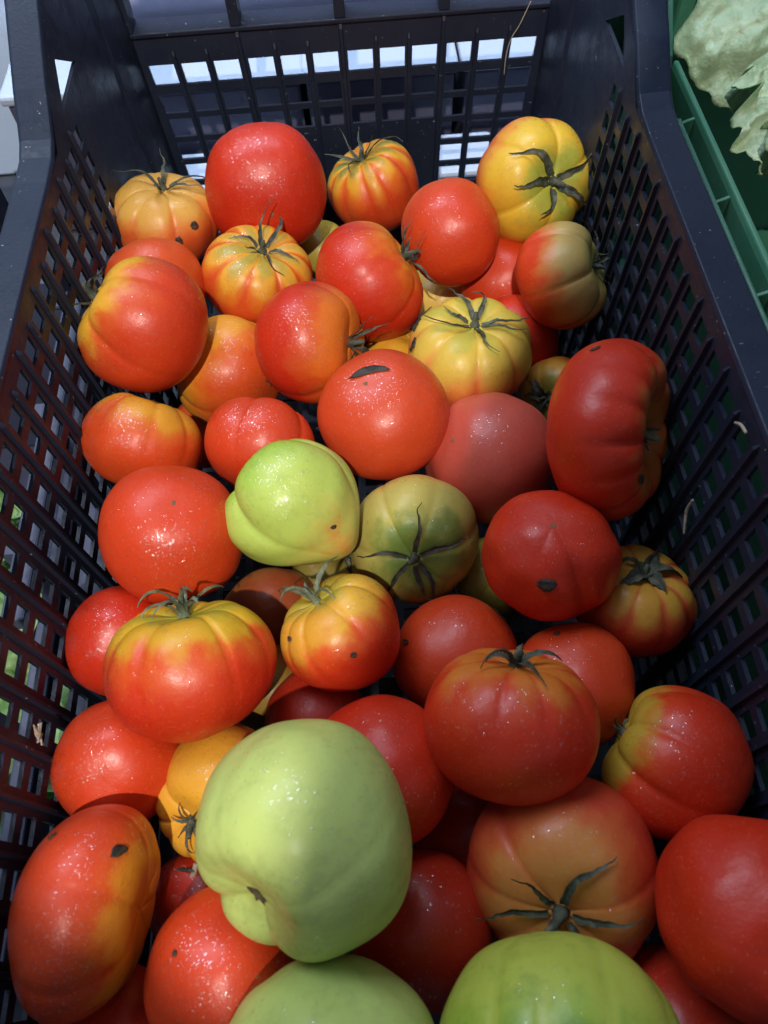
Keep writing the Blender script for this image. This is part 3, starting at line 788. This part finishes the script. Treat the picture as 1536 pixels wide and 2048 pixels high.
    ('BC', (-0.0294, -0.1213, -0.1573), 0.0245, 0.9, (0.470, -0.071, 0.880), (-0.334, -0.937, 0.103), {'c': ((0.3, 0.22, 0.03), (0.4, 0.3, 0.04), (0.4, 0.3, 0.04), (0.38, 0.33, 0.05), -0.2, 1.6, 0.05), 'n': 6, 'd': 0.05, 'wet': 0.1}, 'dull yellow tomato peeking out left of the tall red one'),
    ('BD', (0.0659, -0.1691, -0.1764), 0.0303, 0.9, (0.427, 0.232, 0.874), (-0.294, -0.878, 0.377), {'c': ((0.66, 0.15, 0.014), (0.7, 0.45, 0.085), (0.7, 0.45, 0.085), (0.38, 0.33, 0.05), -0.2, 1.6, 0.05), 'n': 6, 'd': 0.05, 'wet': 0.1}, 'yellowish tomato under the egg-shaped orange-red one'),
    ('BE', (0.0249, -0.2546, -0.1505), 0.0271, 0.9, (0.454, 0.313, 0.834), (-0.241, -0.858, 0.453), {'c': ((0.66, 0.15, 0.014), (0.66, 0.15, 0.014), (0.7, 0.36, 0.025), (0.7, 0.36, 0.025), -0.2, 1.6, 0.05), 'n': 6, 'd': 0.05, 'wet': 0.1}, 'orange-yellow tomato glimpsed left of the pale yellow star-calyxed one'),
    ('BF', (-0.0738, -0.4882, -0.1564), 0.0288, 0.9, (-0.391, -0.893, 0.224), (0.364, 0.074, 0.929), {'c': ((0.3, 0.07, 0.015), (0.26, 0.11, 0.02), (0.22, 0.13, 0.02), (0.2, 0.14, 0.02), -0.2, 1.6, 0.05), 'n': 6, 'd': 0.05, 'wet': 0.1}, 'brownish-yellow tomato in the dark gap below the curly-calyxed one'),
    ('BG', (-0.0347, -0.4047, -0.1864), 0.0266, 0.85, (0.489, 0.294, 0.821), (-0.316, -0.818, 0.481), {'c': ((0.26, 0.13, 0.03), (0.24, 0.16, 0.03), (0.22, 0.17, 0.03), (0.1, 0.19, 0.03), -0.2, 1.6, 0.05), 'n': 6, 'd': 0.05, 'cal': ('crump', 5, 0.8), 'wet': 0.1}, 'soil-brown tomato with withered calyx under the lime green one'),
    ('BH', (-0.0117, -0.1944, -0.1568), 0.0315, 0.9, (0.456, -0.011, 0.890), (-0.354, -0.920, 0.170), {'c': ((0.58, 0.046, 0.009), (0.58, 0.046, 0.009), (0.6, 0.075, 0.012), (0.53, 0.026, 0.006), 0.5, 2, 0), 'n': 6, 'd': 0.04, 'wet': 0.1}, 'small red tomato behind the glossy one with a wiry calyx'),
]
# tomato, point, long direction, half length, half width, label, seed
SCR = [
    ('Q', (0.0026, -0.3351, -0.0631), (1.000, 0.025, 0.013), 0.01217, 0.00246, 'long curled black leaf scrap lying across the orange-red tomato', 7),
    ('Z', (0.0824, -0.4749, -0.0677), (0.997, -0.066, -0.039), 0.00468, 0.00295, 'dark triangular leaf scrap on the grooved red tomato', 8),
    ('M', (0.0373, -0.2719, -0.0961), (0.565, 0.715, 0.411), 0.00494, 0.00330, 'black scab of leaf on the pale yellow tomato, uppermost of three', 9),
    ('M', (0.0344, -0.2860, -0.0985), (-0.098, 0.862, 0.497), 0.00489, 0.00424, "black leaf flake low on the pale yellow tomato's left side", 10),
    ('M', (0.0427, -0.2639, -0.0939), (0.936, 0.306, 0.175), 0.00563, 0.00199, 'thin dark leaf sliver along the top left of the pale yellow tomato', 11),
    ('AO', (-0.1152, -0.5836, -0.0604), (0.902, 0.375, 0.215), 0.00433, 0.00206, 'ragged black leaf scrap on the oval red tomato', 12),
    ('AO', (-0.1427, -0.5757, -0.0593), (0.963, 0.234, 0.134), 0.00208, 0.00146, 'small dark leaf crumb near the upper left of the oval red tomato', 13),
    ('T', (0.1210, -0.3665, -0.0276), (0.997, -0.066, -0.039), 0.00285, 0.00117, 'small black oval flake on top of the large flattened red tomato', 14),
    ('AP', (-0.0907, -0.6217, -0.0739), (0.565, 0.715, 0.411), 0.00121, 0.00121, 'tiny dark crumb on the scarred red tomato at the bottom', 15),
    ('AE', (-0.0153, -0.5010, -0.0736), (0.997, -0.066, -0.039), 0.00169, 0.00145, 'tiny black flake on the yellow-topped red tomato, lower one', 16),
    ('AE', (-0.0448, -0.4896, -0.0775), (0.248, 0.840, 0.483), 0.00124, 0.00198, 'black speck on the left lobe of the yellow-topped red tomato', 17),
    ('X', (-0.0227, -0.4381, -0.0579), (0.997, -0.066, -0.039), 0.00177, 0.00101, 'tiny brown crumb on the lime green tomato', 18),
    ('AG', (0.0122, -0.4844, -0.1098), (0.248, 0.840, 0.483), 0.00134, 0.00214, 'black fleck at the left edge of the scabbed red tomato', 19),
    ('AH', (0.0892, -0.4910, -0.0977), (0.995, 0.085, 0.048), 0.00181, 0.00116, 'dark fleck on the plain red tomato behind the calyx-topped one', 20),
    ('A', (-0.1142, -0.1733, -0.0824), (0.997, -0.066, -0.039), 0.00301, 0.00266, 'dark round pit flake on the right of the yellow-orange tomato', 21),
    ('A', (-0.1255, -0.1823, -0.0868), (0.997, -0.066, -0.039), 0.00248, 0.00301, 'dark pit flake low on the yellow-orange tomato', 22),
    ('L', (-0.0606, -0.3071, -0.0982), (0.963, 0.234, 0.134), 0.00255, 0.00176, 'small dark fleck on the lower left of the glossy wiry-calyxed tomato', 23),
    ('T', (0.1364, -0.4314, -0.0525), (0.699, 0.620, 0.356), 0.00227, 0.00302, 'dark sunken scab near the stem of the large flattened red tomato', 24),
    ('AG', (0.0652, -0.4709, -0.1194), (0.582, -0.704, -0.406), 0.00610, 0.00166, 'black scab on the upper right of the scabbed red tomato', 25),
]


PI = math.pi


class Fruit:
    def __init__(self, re, sq, q, seed):
        rs = np.random.RandomState(seed)
        self.re, self.sq, self.q = re, sq, q
        cr = q.get('cr')
        if cr is None:
            n = q['n']
            a0 = rs.uniform(0, 2 * PI)
            cr = [math.degrees(a0 + (i + rs.uniform(-.22, .22)) * 2 * PI / n) for i in range(n)]
        self.cr = np.sort(np.mod(np.radians(np.array(cr, float)), 2 * PI))
        self.str = rs.uniform(.6, 1.15, len(self.cr))
        self.d = q['d']
        self.reach = q.get('reach', 1.75)
        self.tip = q.get('tip', 0)
        self.lump = q.get('lump', .020)
        self.dim = .10 + self.d * 1.1 + (.16 if q.get('hole') else 0)
        self.w = [(rs.normal(0, 1, 3), rs.uniform(0, 6.28), rs.uniform(.4, 1)) for _ in range(9)]
        self.stripe = q['c'][6]

    def lobes(self, ph):
        ph = np.mod(ph, 2 * PI)
        c = self.cr
        i = np.searchsorted(c, ph, side='right') - 1
        n = len(c)
        lo = c[i % n] - np.where(i < 0, 2 * PI, 0)
        j = (i + 1) % n
        hi = c[j] + np.where(i + 1 >= n, 2 * PI, 0)
        hi = np.where(hi <= lo, hi + 2 * PI, hi)
        span = hi - lo
        f = (ph - lo) / span
        amp = np.where(f < .5, self.str[i % n], self.str[j])
        s = np.abs(np.sin(PI * f)) ** .50
        return s, amp * np.clip(span / .9, .55, 1.25)

    def __call__(self, th, ph):
        re, sq, d = self.re, self.sq, self.d
        s, amp = self.lobes(ph)
        w = np.exp(-(th / self.reach) ** 2.4)
        cut = d * w * (1 - s) * amp
        for (g, gd, gw, g0, g1) in self.q.get('gr', ()):
            dp = np.mod(ph - math.radians(g) + PI, 2 * PI) - PI
            win = 1 / (1 + np.exp(-(th - g0) * 9)) / (1 + np.exp((th - g1) * 9))
            cut = cut + gd * np.exp(-np.abs(dp / gw) ** 1.4) * win
        fac = 1 - cut + d * .18 * w * s
        rho = np.maximum(np.sin(th), 0) ** .94 * fac
        z = sq * np.cos(th) * (1 - .5 * cut)
        z = z - self.dim * np.exp(-(th / .44) ** 2)
        z = z + .03 * np.exp(-((PI - th) / .30) ** 2)
        if self.tip:
            z = z - self.tip * np.exp(-((PI - th) / .43) ** 2)
        x, y = rho * np.cos(ph), rho * np.sin(ph)
        m = 1
        for i, (k, o, a) in enumerate(self.w):
            f = 1.3 + i * .45
            m = m + self.lump * a / (1 + i * .18) * np.sin(f * (k[0] * x + k[1] * y + k[2] * z) + o)
        P = np.stack([x * m, y * m, z * m], -1) * re
        t = np.cos(th) + self.stripe * (s - .55) * np.exp(-((th - .9) / 1.0) ** 2)
        return P, t


def quick_mesh(name, V, F, mat):
    me = bpy.data.meshes.new(name)
    me.from_pydata(V, [], F)
    me.update()
    me.polygons.foreach_set("use_smooth", [True] * len(me.polygons))
    me.materials.append(mat)
    return me


def link(name, me, parent=None):
    o = bpy.data.objects.new(name, me)
    COL.objects.link(o)
    if parent is not None:
        o.parent = parent
    return o


def tube(V, F, pts, radii, n=7):
    """append a round tapered tube through pts"""
    base = len(V)
    prev = None
    for i, (p, r) in enumerate(zip(pts, radii)):
        p = Vector(p)
        q = Vector(pts[min(i + 1, len(pts) - 1)]) - Vector(pts[max(i - 1, 0)])
        q.normalize()
        a = q.orthogonal().normalized() if prev is None else (prev - q * prev.dot(q)).normalized()
        prev = a
        b = q.cross(a)
        for k in range(n):
            t = 2 * PI * k / n
            V.append(tuple(p + (a * math.cos(t) + b * math.sin(t)) * r))
    m = len(pts)
    for i in range(m - 1):
        for k in range(n):
            F.append([base + i * n + k, base + i * n + (k + 1) % n, base + (i + 1) * n + (k + 1) % n, base + (i + 1) * n + k])
    F.append([base + k for k in range(n)][::-1])
    F.append([base + (m - 1) * n + k for k in range(n)])


#            conform  a      b     width  el0  el1   mat
CAL = dict(
    long=(1, .10, .42, .042, 0, 0, 'grey'), short=(1, .06, .34, .046, 0, 0, 'grey'), wide=(1, .05, .20, .066, 0, 0, 'grey'),
    star=(1, .03, .18, .044, 0, 0, 'grey'), flat=(1, .02, .07, .042, 0, 0, 'dark'), stub=(0, 0, 0, .045, 40, 0, 'green'),
    crump=(0, 0, 0, .12, 50, -90, 'grey'), wisp=(0, 0, 0, .030, 60, -60, 'grey'), curl=(0, 0, 0, .052, 76, -55, 'green'),
    lift=(0, 0, 0, .046, 52, -45, 'grey'))


def add_calyx(parent, fr, spec, seed):
    typ, n, L = spec
    conf, la, lb, wd, e0, e1, mt = CAL[typ]
    rs = np.random.RandomState(seed)
    re = fr.re
    hub, _ = fr(np.array([.02]), np.array([0.]))
    hz = float(hub[0, 2])
    # hub and stub of the stalk
    V, F = [], []
    bend = rs.uniform(-.5, .5, 2)
    ln = re * rs.uniform(.18, .30)
    pts, rr = [], []
    for i in range(7):
        t = i / 6
        pts.append((bend[0] * ln * t * t, bend[1] * ln * t * t, hz - re * .02 + ln * t))
        rr.append(re * (.070 * (1 - t) ** 2 + .030 + .011 * math.exp(-((t - .7) / .12) ** 2)))
    tube(V, F, pts, rr, 9)
    cx = link("calyx", quick_mesh("calyx", V, F, M_CAL[mt]), parent)
    a0 = rs.uniform(0, 6.28)
    for k in range(n):
        ph = a0 + 2 * PI * (k + rs.uniform(-.28, .28)) / n
        ll = L * rs.uniform(.55, 1.3)
        seg = 14
        P = []
        if conf:
            up = rs.uniform(.1, 1.7)
            kink = rs.uniform(-.55, .55)
            for i in range(seg + 1):
                s = i / seg
                th = .10 + s * ll * 1.15
                phi = ph + rs.uniform(-.02, .02) + kink * s * s + .10 * math.sin(s * 7 + k)* s
                q, _ = fr(np.array([th]), np.array([phi]))
                q2, _ = fr(np.array([th + .02]), np.array([phi]))
                tg = q2[0] - q[0]
                nrm = Vector((-tg[2] * math.cos(phi), -tg[2] * math.sin(phi), math.hypot(tg[0], tg[1]))).normalized()
                lift = re * (.015 + la * math.sin(PI * min(1, s * 1.3)) + lb * up * s ** 2.2)
                P.append((Vector(q[0]) + nrm * lift, nrm))
        else:
            el = rad(e0 + rs.uniform(-25, 15))
            de = rad(e1 + rs.uniform(-45, 30)) - el
            curlx = rs.uniform(-1, 1) * (1.2 if typ in ('curl', 'crump') else .5)
            p = Vector((math.cos(ph) * re * .05, math.sin(ph) * re * .05, hz + re * .02))
            st = re * ll / seg
            for i in range(seg + 1):
                s = i / seg
                e = el + de * s ** 1.3
                a = ph + curlx * s * s
                dirv = Vector((math.cos(a) * math.cos(e), math.sin(a) * math.cos(e), math.sin(e)))
                nrm = Vector((-math.cos(a) * math.sin(e), -math.sin(a) * math.sin(e), math.cos(e)))
                P.append((p.copy(), nrm))
                p = p + dirv * st
        V, F = [], []
        tw = rs.uniform(-1.3, 1.3) * (1 if conf else 1.8)
        for i, (p, nrm) in enumerate(P):
            s = i / seg
            d = (P[min(i + 1, seg)][0] - P[max(i - 1, 0)][0]).normalized()
            side = d.cross(nrm).normalized()
            a = tw * s
            sd = side * math.cos(a) + nrm * math.sin(a)
            nn = nrm * math.cos(a) - side * math.sin(a)
            w = re * wd * (max(0, math.sin(PI * (.16 + .84 * s) ** .62)) ** .9 * .9 + .13) * (1 - .35 * s) * (1 + .14 * math.sin(i * 1.9 + k))
            if i == seg:
                w = re * .006
            t = re * .006
            V += [tuple(p + sd * w + nn * w * .55), tuple(p + nn * t), tuple(p - sd * w + nn * w * .55), tuple(p - nn * t)]
        for i in range(seg):
            for q in range(4):
                F.append([i * 4 + q, i * 4 + (q + 1) % 4, (i + 1) * 4 + (q + 1) % 4, (i + 1) * 4 + q])
        F.append([3, 2, 1, 0])
        F.append([seg * 4 + q for q in range(4)])
        me_ = quick_mesh("sepal", V, F, M_CAL[mt])
        me_.polygons.foreach_set("use_smooth", [False] * len(me_.polygons))
        link("sepal", me_, cx)


def add_droplets(parent, fr, mw, wet, seed):
    rs = np.random.RandomState(seed)
    n = int(5200 * wet)
    up = np.array(mw.to_3x3())
    cen = rs.normal(0, 1, (7, 3))
    cen /= np.linalg.norm(cen, axis=1)[:, None]
    th = np.arccos(rs.uniform(-1, 1, n))
    ph = rs.uniform(0, 2 * PI, n)
    d = np.stack([np.sin(th) * np.cos(ph), np.sin(th) * np.sin(ph), np.cos(th)], -1)
    near = np.max(d @ cen.T, axis=1)
    keep = rs.uniform(0, 1, n) < np.clip((near - .70) / .2, .12, 1)
    th, ph = th[keep], ph[keep]
    e = .012
    p, _ = fr(th, ph)
    a, _ = fr(np.clip(th + e, 0, PI), ph)
    b, _ = fr(th, ph + e)
    nr = np.cross(a - p, b - p)
    nr /= np.linalg.norm(nr, axis=1)[:, None] + 1e-12
    wn = nr @ up.T
    good = (wn[:, 2] > .12) & (wn[:, 1] < .75) & (th > .25) & (th < PI - .1)
    p, nr = p[good], nr[good]
    V, F = [], []
    K = 6
    for q, m in zip(p, nr):
        r = .00026 + .00075 * rs.beta(1.1, 3.2) + (.0004 if rs.uniform() < .03 else 0)
        hs = rs.uniform(.16, .52)
        m = Vector(m)
        u = m.orthogonal().normalized()
        v = m.cross(u)
        q = Vector(q)
        st = 1 + rs.uniform(0, .35)
        base = len(V)
        for rr, h in ((1, -.02), (.80, .22 * hs), (.42, .40 * hs)):
            for k in range(K):
                t = 2 * PI * k / K
                V.append(tuple(q + u * (r * rr * math.cos(t) * st) + v * (r * rr * math.sin(t)) + m * (r * h)))
        V.append(tuple(q + m * r * .46 * hs))
        for g_ in (0, 1):
            for k in range(K):
                k2 = (k + 1) % K
                F.append([base + g_ * K + k, base + g_ * K + k2, base + (g_ + 1) * K + k2, base + (g_ + 1) * K + k])
        for k in range(K):
            F.append([base + 2 * K + k, base + 2 * K + (k + 1) % K, base + 3 * K])
    o = link("droplets", quick_mesh("droplets", V, F, M_WATER), parent)
    o["kind"] = "stuff"


FR = {}
for i, (key, loc, re, sq, ax, xd, q, label) in enumerate(TOM):
    z = Vector(ax).normalized()
    x = Vector(xd)
    x = (x - z * x.dot(z)).normalized()
    y = z.cross(x)
    fr = Fruit(re, sq, q, 100 + i)
    NT, NP = 76, 132
    th = np.linspace(0, PI, NT)
    ph = np.linspace(0, 2 * PI, NP, endpoint=False)
    TH, PH = np.meshgrid(th[1:-1], ph, indexing='ij')
    P, t = fr(TH, PH)
    p0, t0 = fr(np.array([0.0]), np.array([0.0]))
    p1, t1 = fr(np.array([PI]), np.array([0.0]))
    V = np.concatenate([p0, P.reshape(-1, 3), p1])
    t = np.concatenate([[1.0], t.ravel(), [-1.0]])
    F = [[0, 1 + j, 1 + (j + 1) % NP] for j in range(NP)]
    idx = np.arange(1, 1 + (NT - 2) * NP).reshape(NT - 2, NP)
    a = idx[:-1]; b = idx[1:]
    quads = np.stack([a, b, np.roll(b, -1, 1), np.roll(a, -1, 1)], -1).reshape(-1, 4)
    F += quads.tolist()
    last = len(V) - 1
    F += [[last, int(idx[-1][(j + 1) % NP]), int(idx[-1][j])] for j in range(NP)]
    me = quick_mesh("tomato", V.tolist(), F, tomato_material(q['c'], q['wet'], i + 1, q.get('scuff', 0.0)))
    at = me.attributes.new("ripe", 'FLOAT', 'POINT')
    at.data.foreach_set("value", t.astype(np.float32))
    o = link("tomato", me)
    mw = Matrix((x, y, z)).transposed().to_4x4()
    mw.translation = Vector(loc)
    o.matrix_world = mw
    tag(o, label, "tomato", "tomatoes heaped in the black crate")
    if 'cal' in q:
        add_calyx(o, fr, q['cal'], 300 + i)
    if q['wet'] >= .2:
        add_droplets(o, fr, mw, q['wet'], 700 + i)
    if q.get('scar'):
        rs = np.random.RandomState(i)
        V, F = [(0, 0, float(p1[0, 2]) - re * .012)], []
        m = 14
        for k in range(m):
            r = re * (.045 if k % 2 else .020) * rs.uniform(.6, 1.2)
            tt, _ = fr(np.array([PI - r / re]), np.array([2 * PI * k / m]))
            V.append((float(tt[0, 0]), float(tt[0, 1]), float(tt[0, 2]) - re * .004))
        F = [[0, 1 + (k + 1) % m, 1 + k] for k in range(m)]
        link("blossom_scar", quick_mesh("blossom_scar", V, F, M_SCAR), o)
    if q.get('hole'):
        V, F = [(0, 0, float(p0[0, 2]) + re * .015)], []
        m = 17
        rs = np.random.RandomState(3)
        for k in range(m):
            r = .085 * rs.uniform(.55, 1.25)
            tt, _ = fr(np.array([r]), np.array([2 * PI * k / m]))
            V.append((float(tt[0, 0]), float(tt[0, 1]), float(tt[0, 2]) + re * .006))
        F = [[0, 1 + k, 1 + (k + 1) % m] for k in range(m)]
        link("stem_scar", quick_mesh("stem_scar", V, F, M_PIT), o)
    FR[key] = (o, mw, BVHTree.FromPolygons([tuple(v) for v in V.tolist()], F) if not isinstance(V, list) else None, me)

# ------------------------------------------------------------------ dead leaf scraps lying on the fruit
for key, pt, ud, ln, wd, label, seed in SCR:
    o, mw, bvh, me = FR[key]
    if bvh is None:
        bvh = BVHTree.FromPolygons([tuple(v.co) for v in me.vertices], [tuple(p.vertices) for p in me.polygons])
    inv = mw.inverted()
    c = inv @ Vector(pt)
    h, nrm, _, _ = bvh.ray_cast(c * 1.6, -c.normalized())
    if h is None:
        continue
    u = (inv.to_3x3() @ Vector(ud))
    u = (u - nrm * u.dot(nrm)).normalized()
    v = nrm.cross(u)
    rs = np.random.RandomState(seed)
    nu, nv = 9, 4
    V, F = [], []
    bow = rs.uniform(-.25, .25)
    for lay in (1, 0):
        rs2 = np.random.RandomState(seed)
        for a in range(nu):
            s = a / (nu - 1) * 2 - 1
            w = wd * math.sqrt(max(0, 1 - abs(s) ** 2.2)) * rs2.uniform(.7, 1.1) + wd * .10
            for b in range(nv):
                q = b / (nv - 1) * 2 - 1
                p = h + u * (s * ln * rs2.uniform(.93, 1.05)) + v * (q * w + bow * ln * (s * s - .4))
                hh, n2, _, _ = bvh.ray_cast(p + nrm * .02, -nrm)
                if hh is None:
                    hh, n2 = p, nrm
                lift = .0002 + lay * .0004 + max(0, rs2.uniform(-.4, 1)) * wd * .28 * abs(q) + .10 * ln * s * s * (seed % 3) * .5
                V.append(tuple(mw @ (hh + n2 * lift)))
    n = nu * nv
    for a in range(nu - 1):
        for b in range(nv - 1):
            i0 = a * nv + b
            F.append([i0, i0 + nv, i0 + nv + 1, i0 + 1])
            F.append([n + i0, n + i0 + 1, n + i0 + nv + 1, n + i0 + nv])
    ring = [b for b in range(nv)] + [a * nv + nv - 1 for a in range(1, nu)] + [(nu - 1) * nv + b for b in range(nv - 2, -1, -1)] + [a * nv for a in range(nu - 2, 0, -1)]
    for k in range(len(ring)):
        a, b = ring[k], ring[(k + 1) % len(ring)]
        F.append([a, b, n + b, n + a])
    V = [Vector(p) for p in V]
    c = sum(V, Vector()) / len(V)
    so = mesh_from("leaf_scrap", [p - c for p in V], F, M_SCRAP if ln > .0042 else M_FLECK, None, True, c)
    fix_normals(so)
    tag(so, label, "leaf scrap", "dead leaf scraps on the tomatoes")

# ------------------------------------------------------------------ straws and dry bits caught in the crate


def strand(name, label, cat, pts, r, mat):
    c = sum((Vector(p) for p in pts), Vector()) / len(pts)
    V, F = [], []
    n = len(pts)
    fine = []
    for i in range(n - 1):
        a, b = Vector(pts[i]), Vector(pts[i + 1])
        p0 = Vector(pts[max(i - 1, 0)])
        p3 = Vector(pts[min(i + 2, n - 1)])
        for k in range(5):
            t = k / 5
            fine.append(.5 * ((2 * a) + (b - p0) * t + (2 * p0 - 5 * a + 4 * b - p3) * t * t + (3 * a - p0 - 3 * b + p3) * t ** 3))
    fine.append(Vector(pts[-1]))
    m = len(fine)
    tube(V, F, [tuple(p - c) for p in fine], [r * (.6 + .4 * math.sin(PI * (.15 + .7 * i / m))) for i in range(m)], 6)
    o = mesh_from(name, V, F, mat, None, True, c)
    tag(o, label, cat)
    return o


def shred(label, c, u, v, size, seed, mat):
    rs = np.random.RandomState(seed)
    c, u, v = Vector(c), Vector(u), Vector(v)
    pts = []
    m = 15
    for k in range(m):
        r = size * (rs.uniform(.75, 1.1) if k % 3 else rs.uniform(.2, .45))
        t = 2 * PI * k / m
        pts.append(u * (r * 1.35 * math.cos(t)) + v * (r * .7 * math.sin(t)))
    n = u.cross(v).normalized()
    V = [n * .0012] + [p + n * rs.uniform(-.0004, .002) for p in pts]
    V += [q - n * .0006 for q in V]
    F = [[0, 1 + k, 1 + (k + 1) % m] for k in range(m)] + [[m + 1, m + 2 + (k + 1) % m, m + 2 + k] for k in range(m)]
    F += [[1 + k, m + 2 + k, m + 2 + (k + 1) % m, 1 + (k + 1) % m] for k in range(m)]
    o = mesh_from("plant_scrap", V, F, mat, None, False, c)
    fix_normals(o)
    tag(o, label, "plant scrap")


strand('straw', 'pale curved straw caught on the dark right wall', 'straw', [(0.1651, -0.4346, -0.0671), (0.1647, -0.4349, -0.0759), (0.1644, -0.4395, -0.0823), (0.1641, -0.4439, -0.0870)], 0.0008, M_STRAW)
strand('straw', 'thin pale strand hanging over the top right slots of the back wall', 'straw', [(0.1469, -0.0059, -0.0354), (0.1402, -0.0067, -0.0512), (0.1342, -0.0073, -0.0617), (0.1314, -0.0080, -0.0743), (0.1311, -0.0088, -0.0892)], 0.00042, M_STRAW)
strand('plant_scrap', 'small dry shred stuck high on the right wall beside the large flattened tomato', 'plant scrap', [(0.1680, -0.4279, -0.0096), (0.1682, -0.4320, -0.0060), (0.1683, -0.4374, -0.0046)], 0.0008, M_STRAW)
strand('dry_sepal', 'bleached dry sepal in the gap left of the huge pale green tomato', 'dry sepal', [(-0.1002, -0.5830, -0.1286), (-0.1030, -0.5878, -0.1336), (-0.1092, -0.5923, -0.1366), (-0.1159, -0.5956, -0.1366)], 0.0017, M_STRAW)
strand('dry_sepal', 'thin dry sepal curling from the gap beside the oval red tomato', 'dry sepal', [(-0.1013, -0.5859, -0.1296), (-0.1097, -0.5845, -0.1346), (-0.1176, -0.5856, -0.1366)], 0.0009, M_CAL["grey"])
shred('pale dry plant scrap stuck in the lower left wall', (-0.1646, -0.5278, -0.0772), (0, .75, .6), (0, -.6, .75), .0052, 4, M_STRAW)
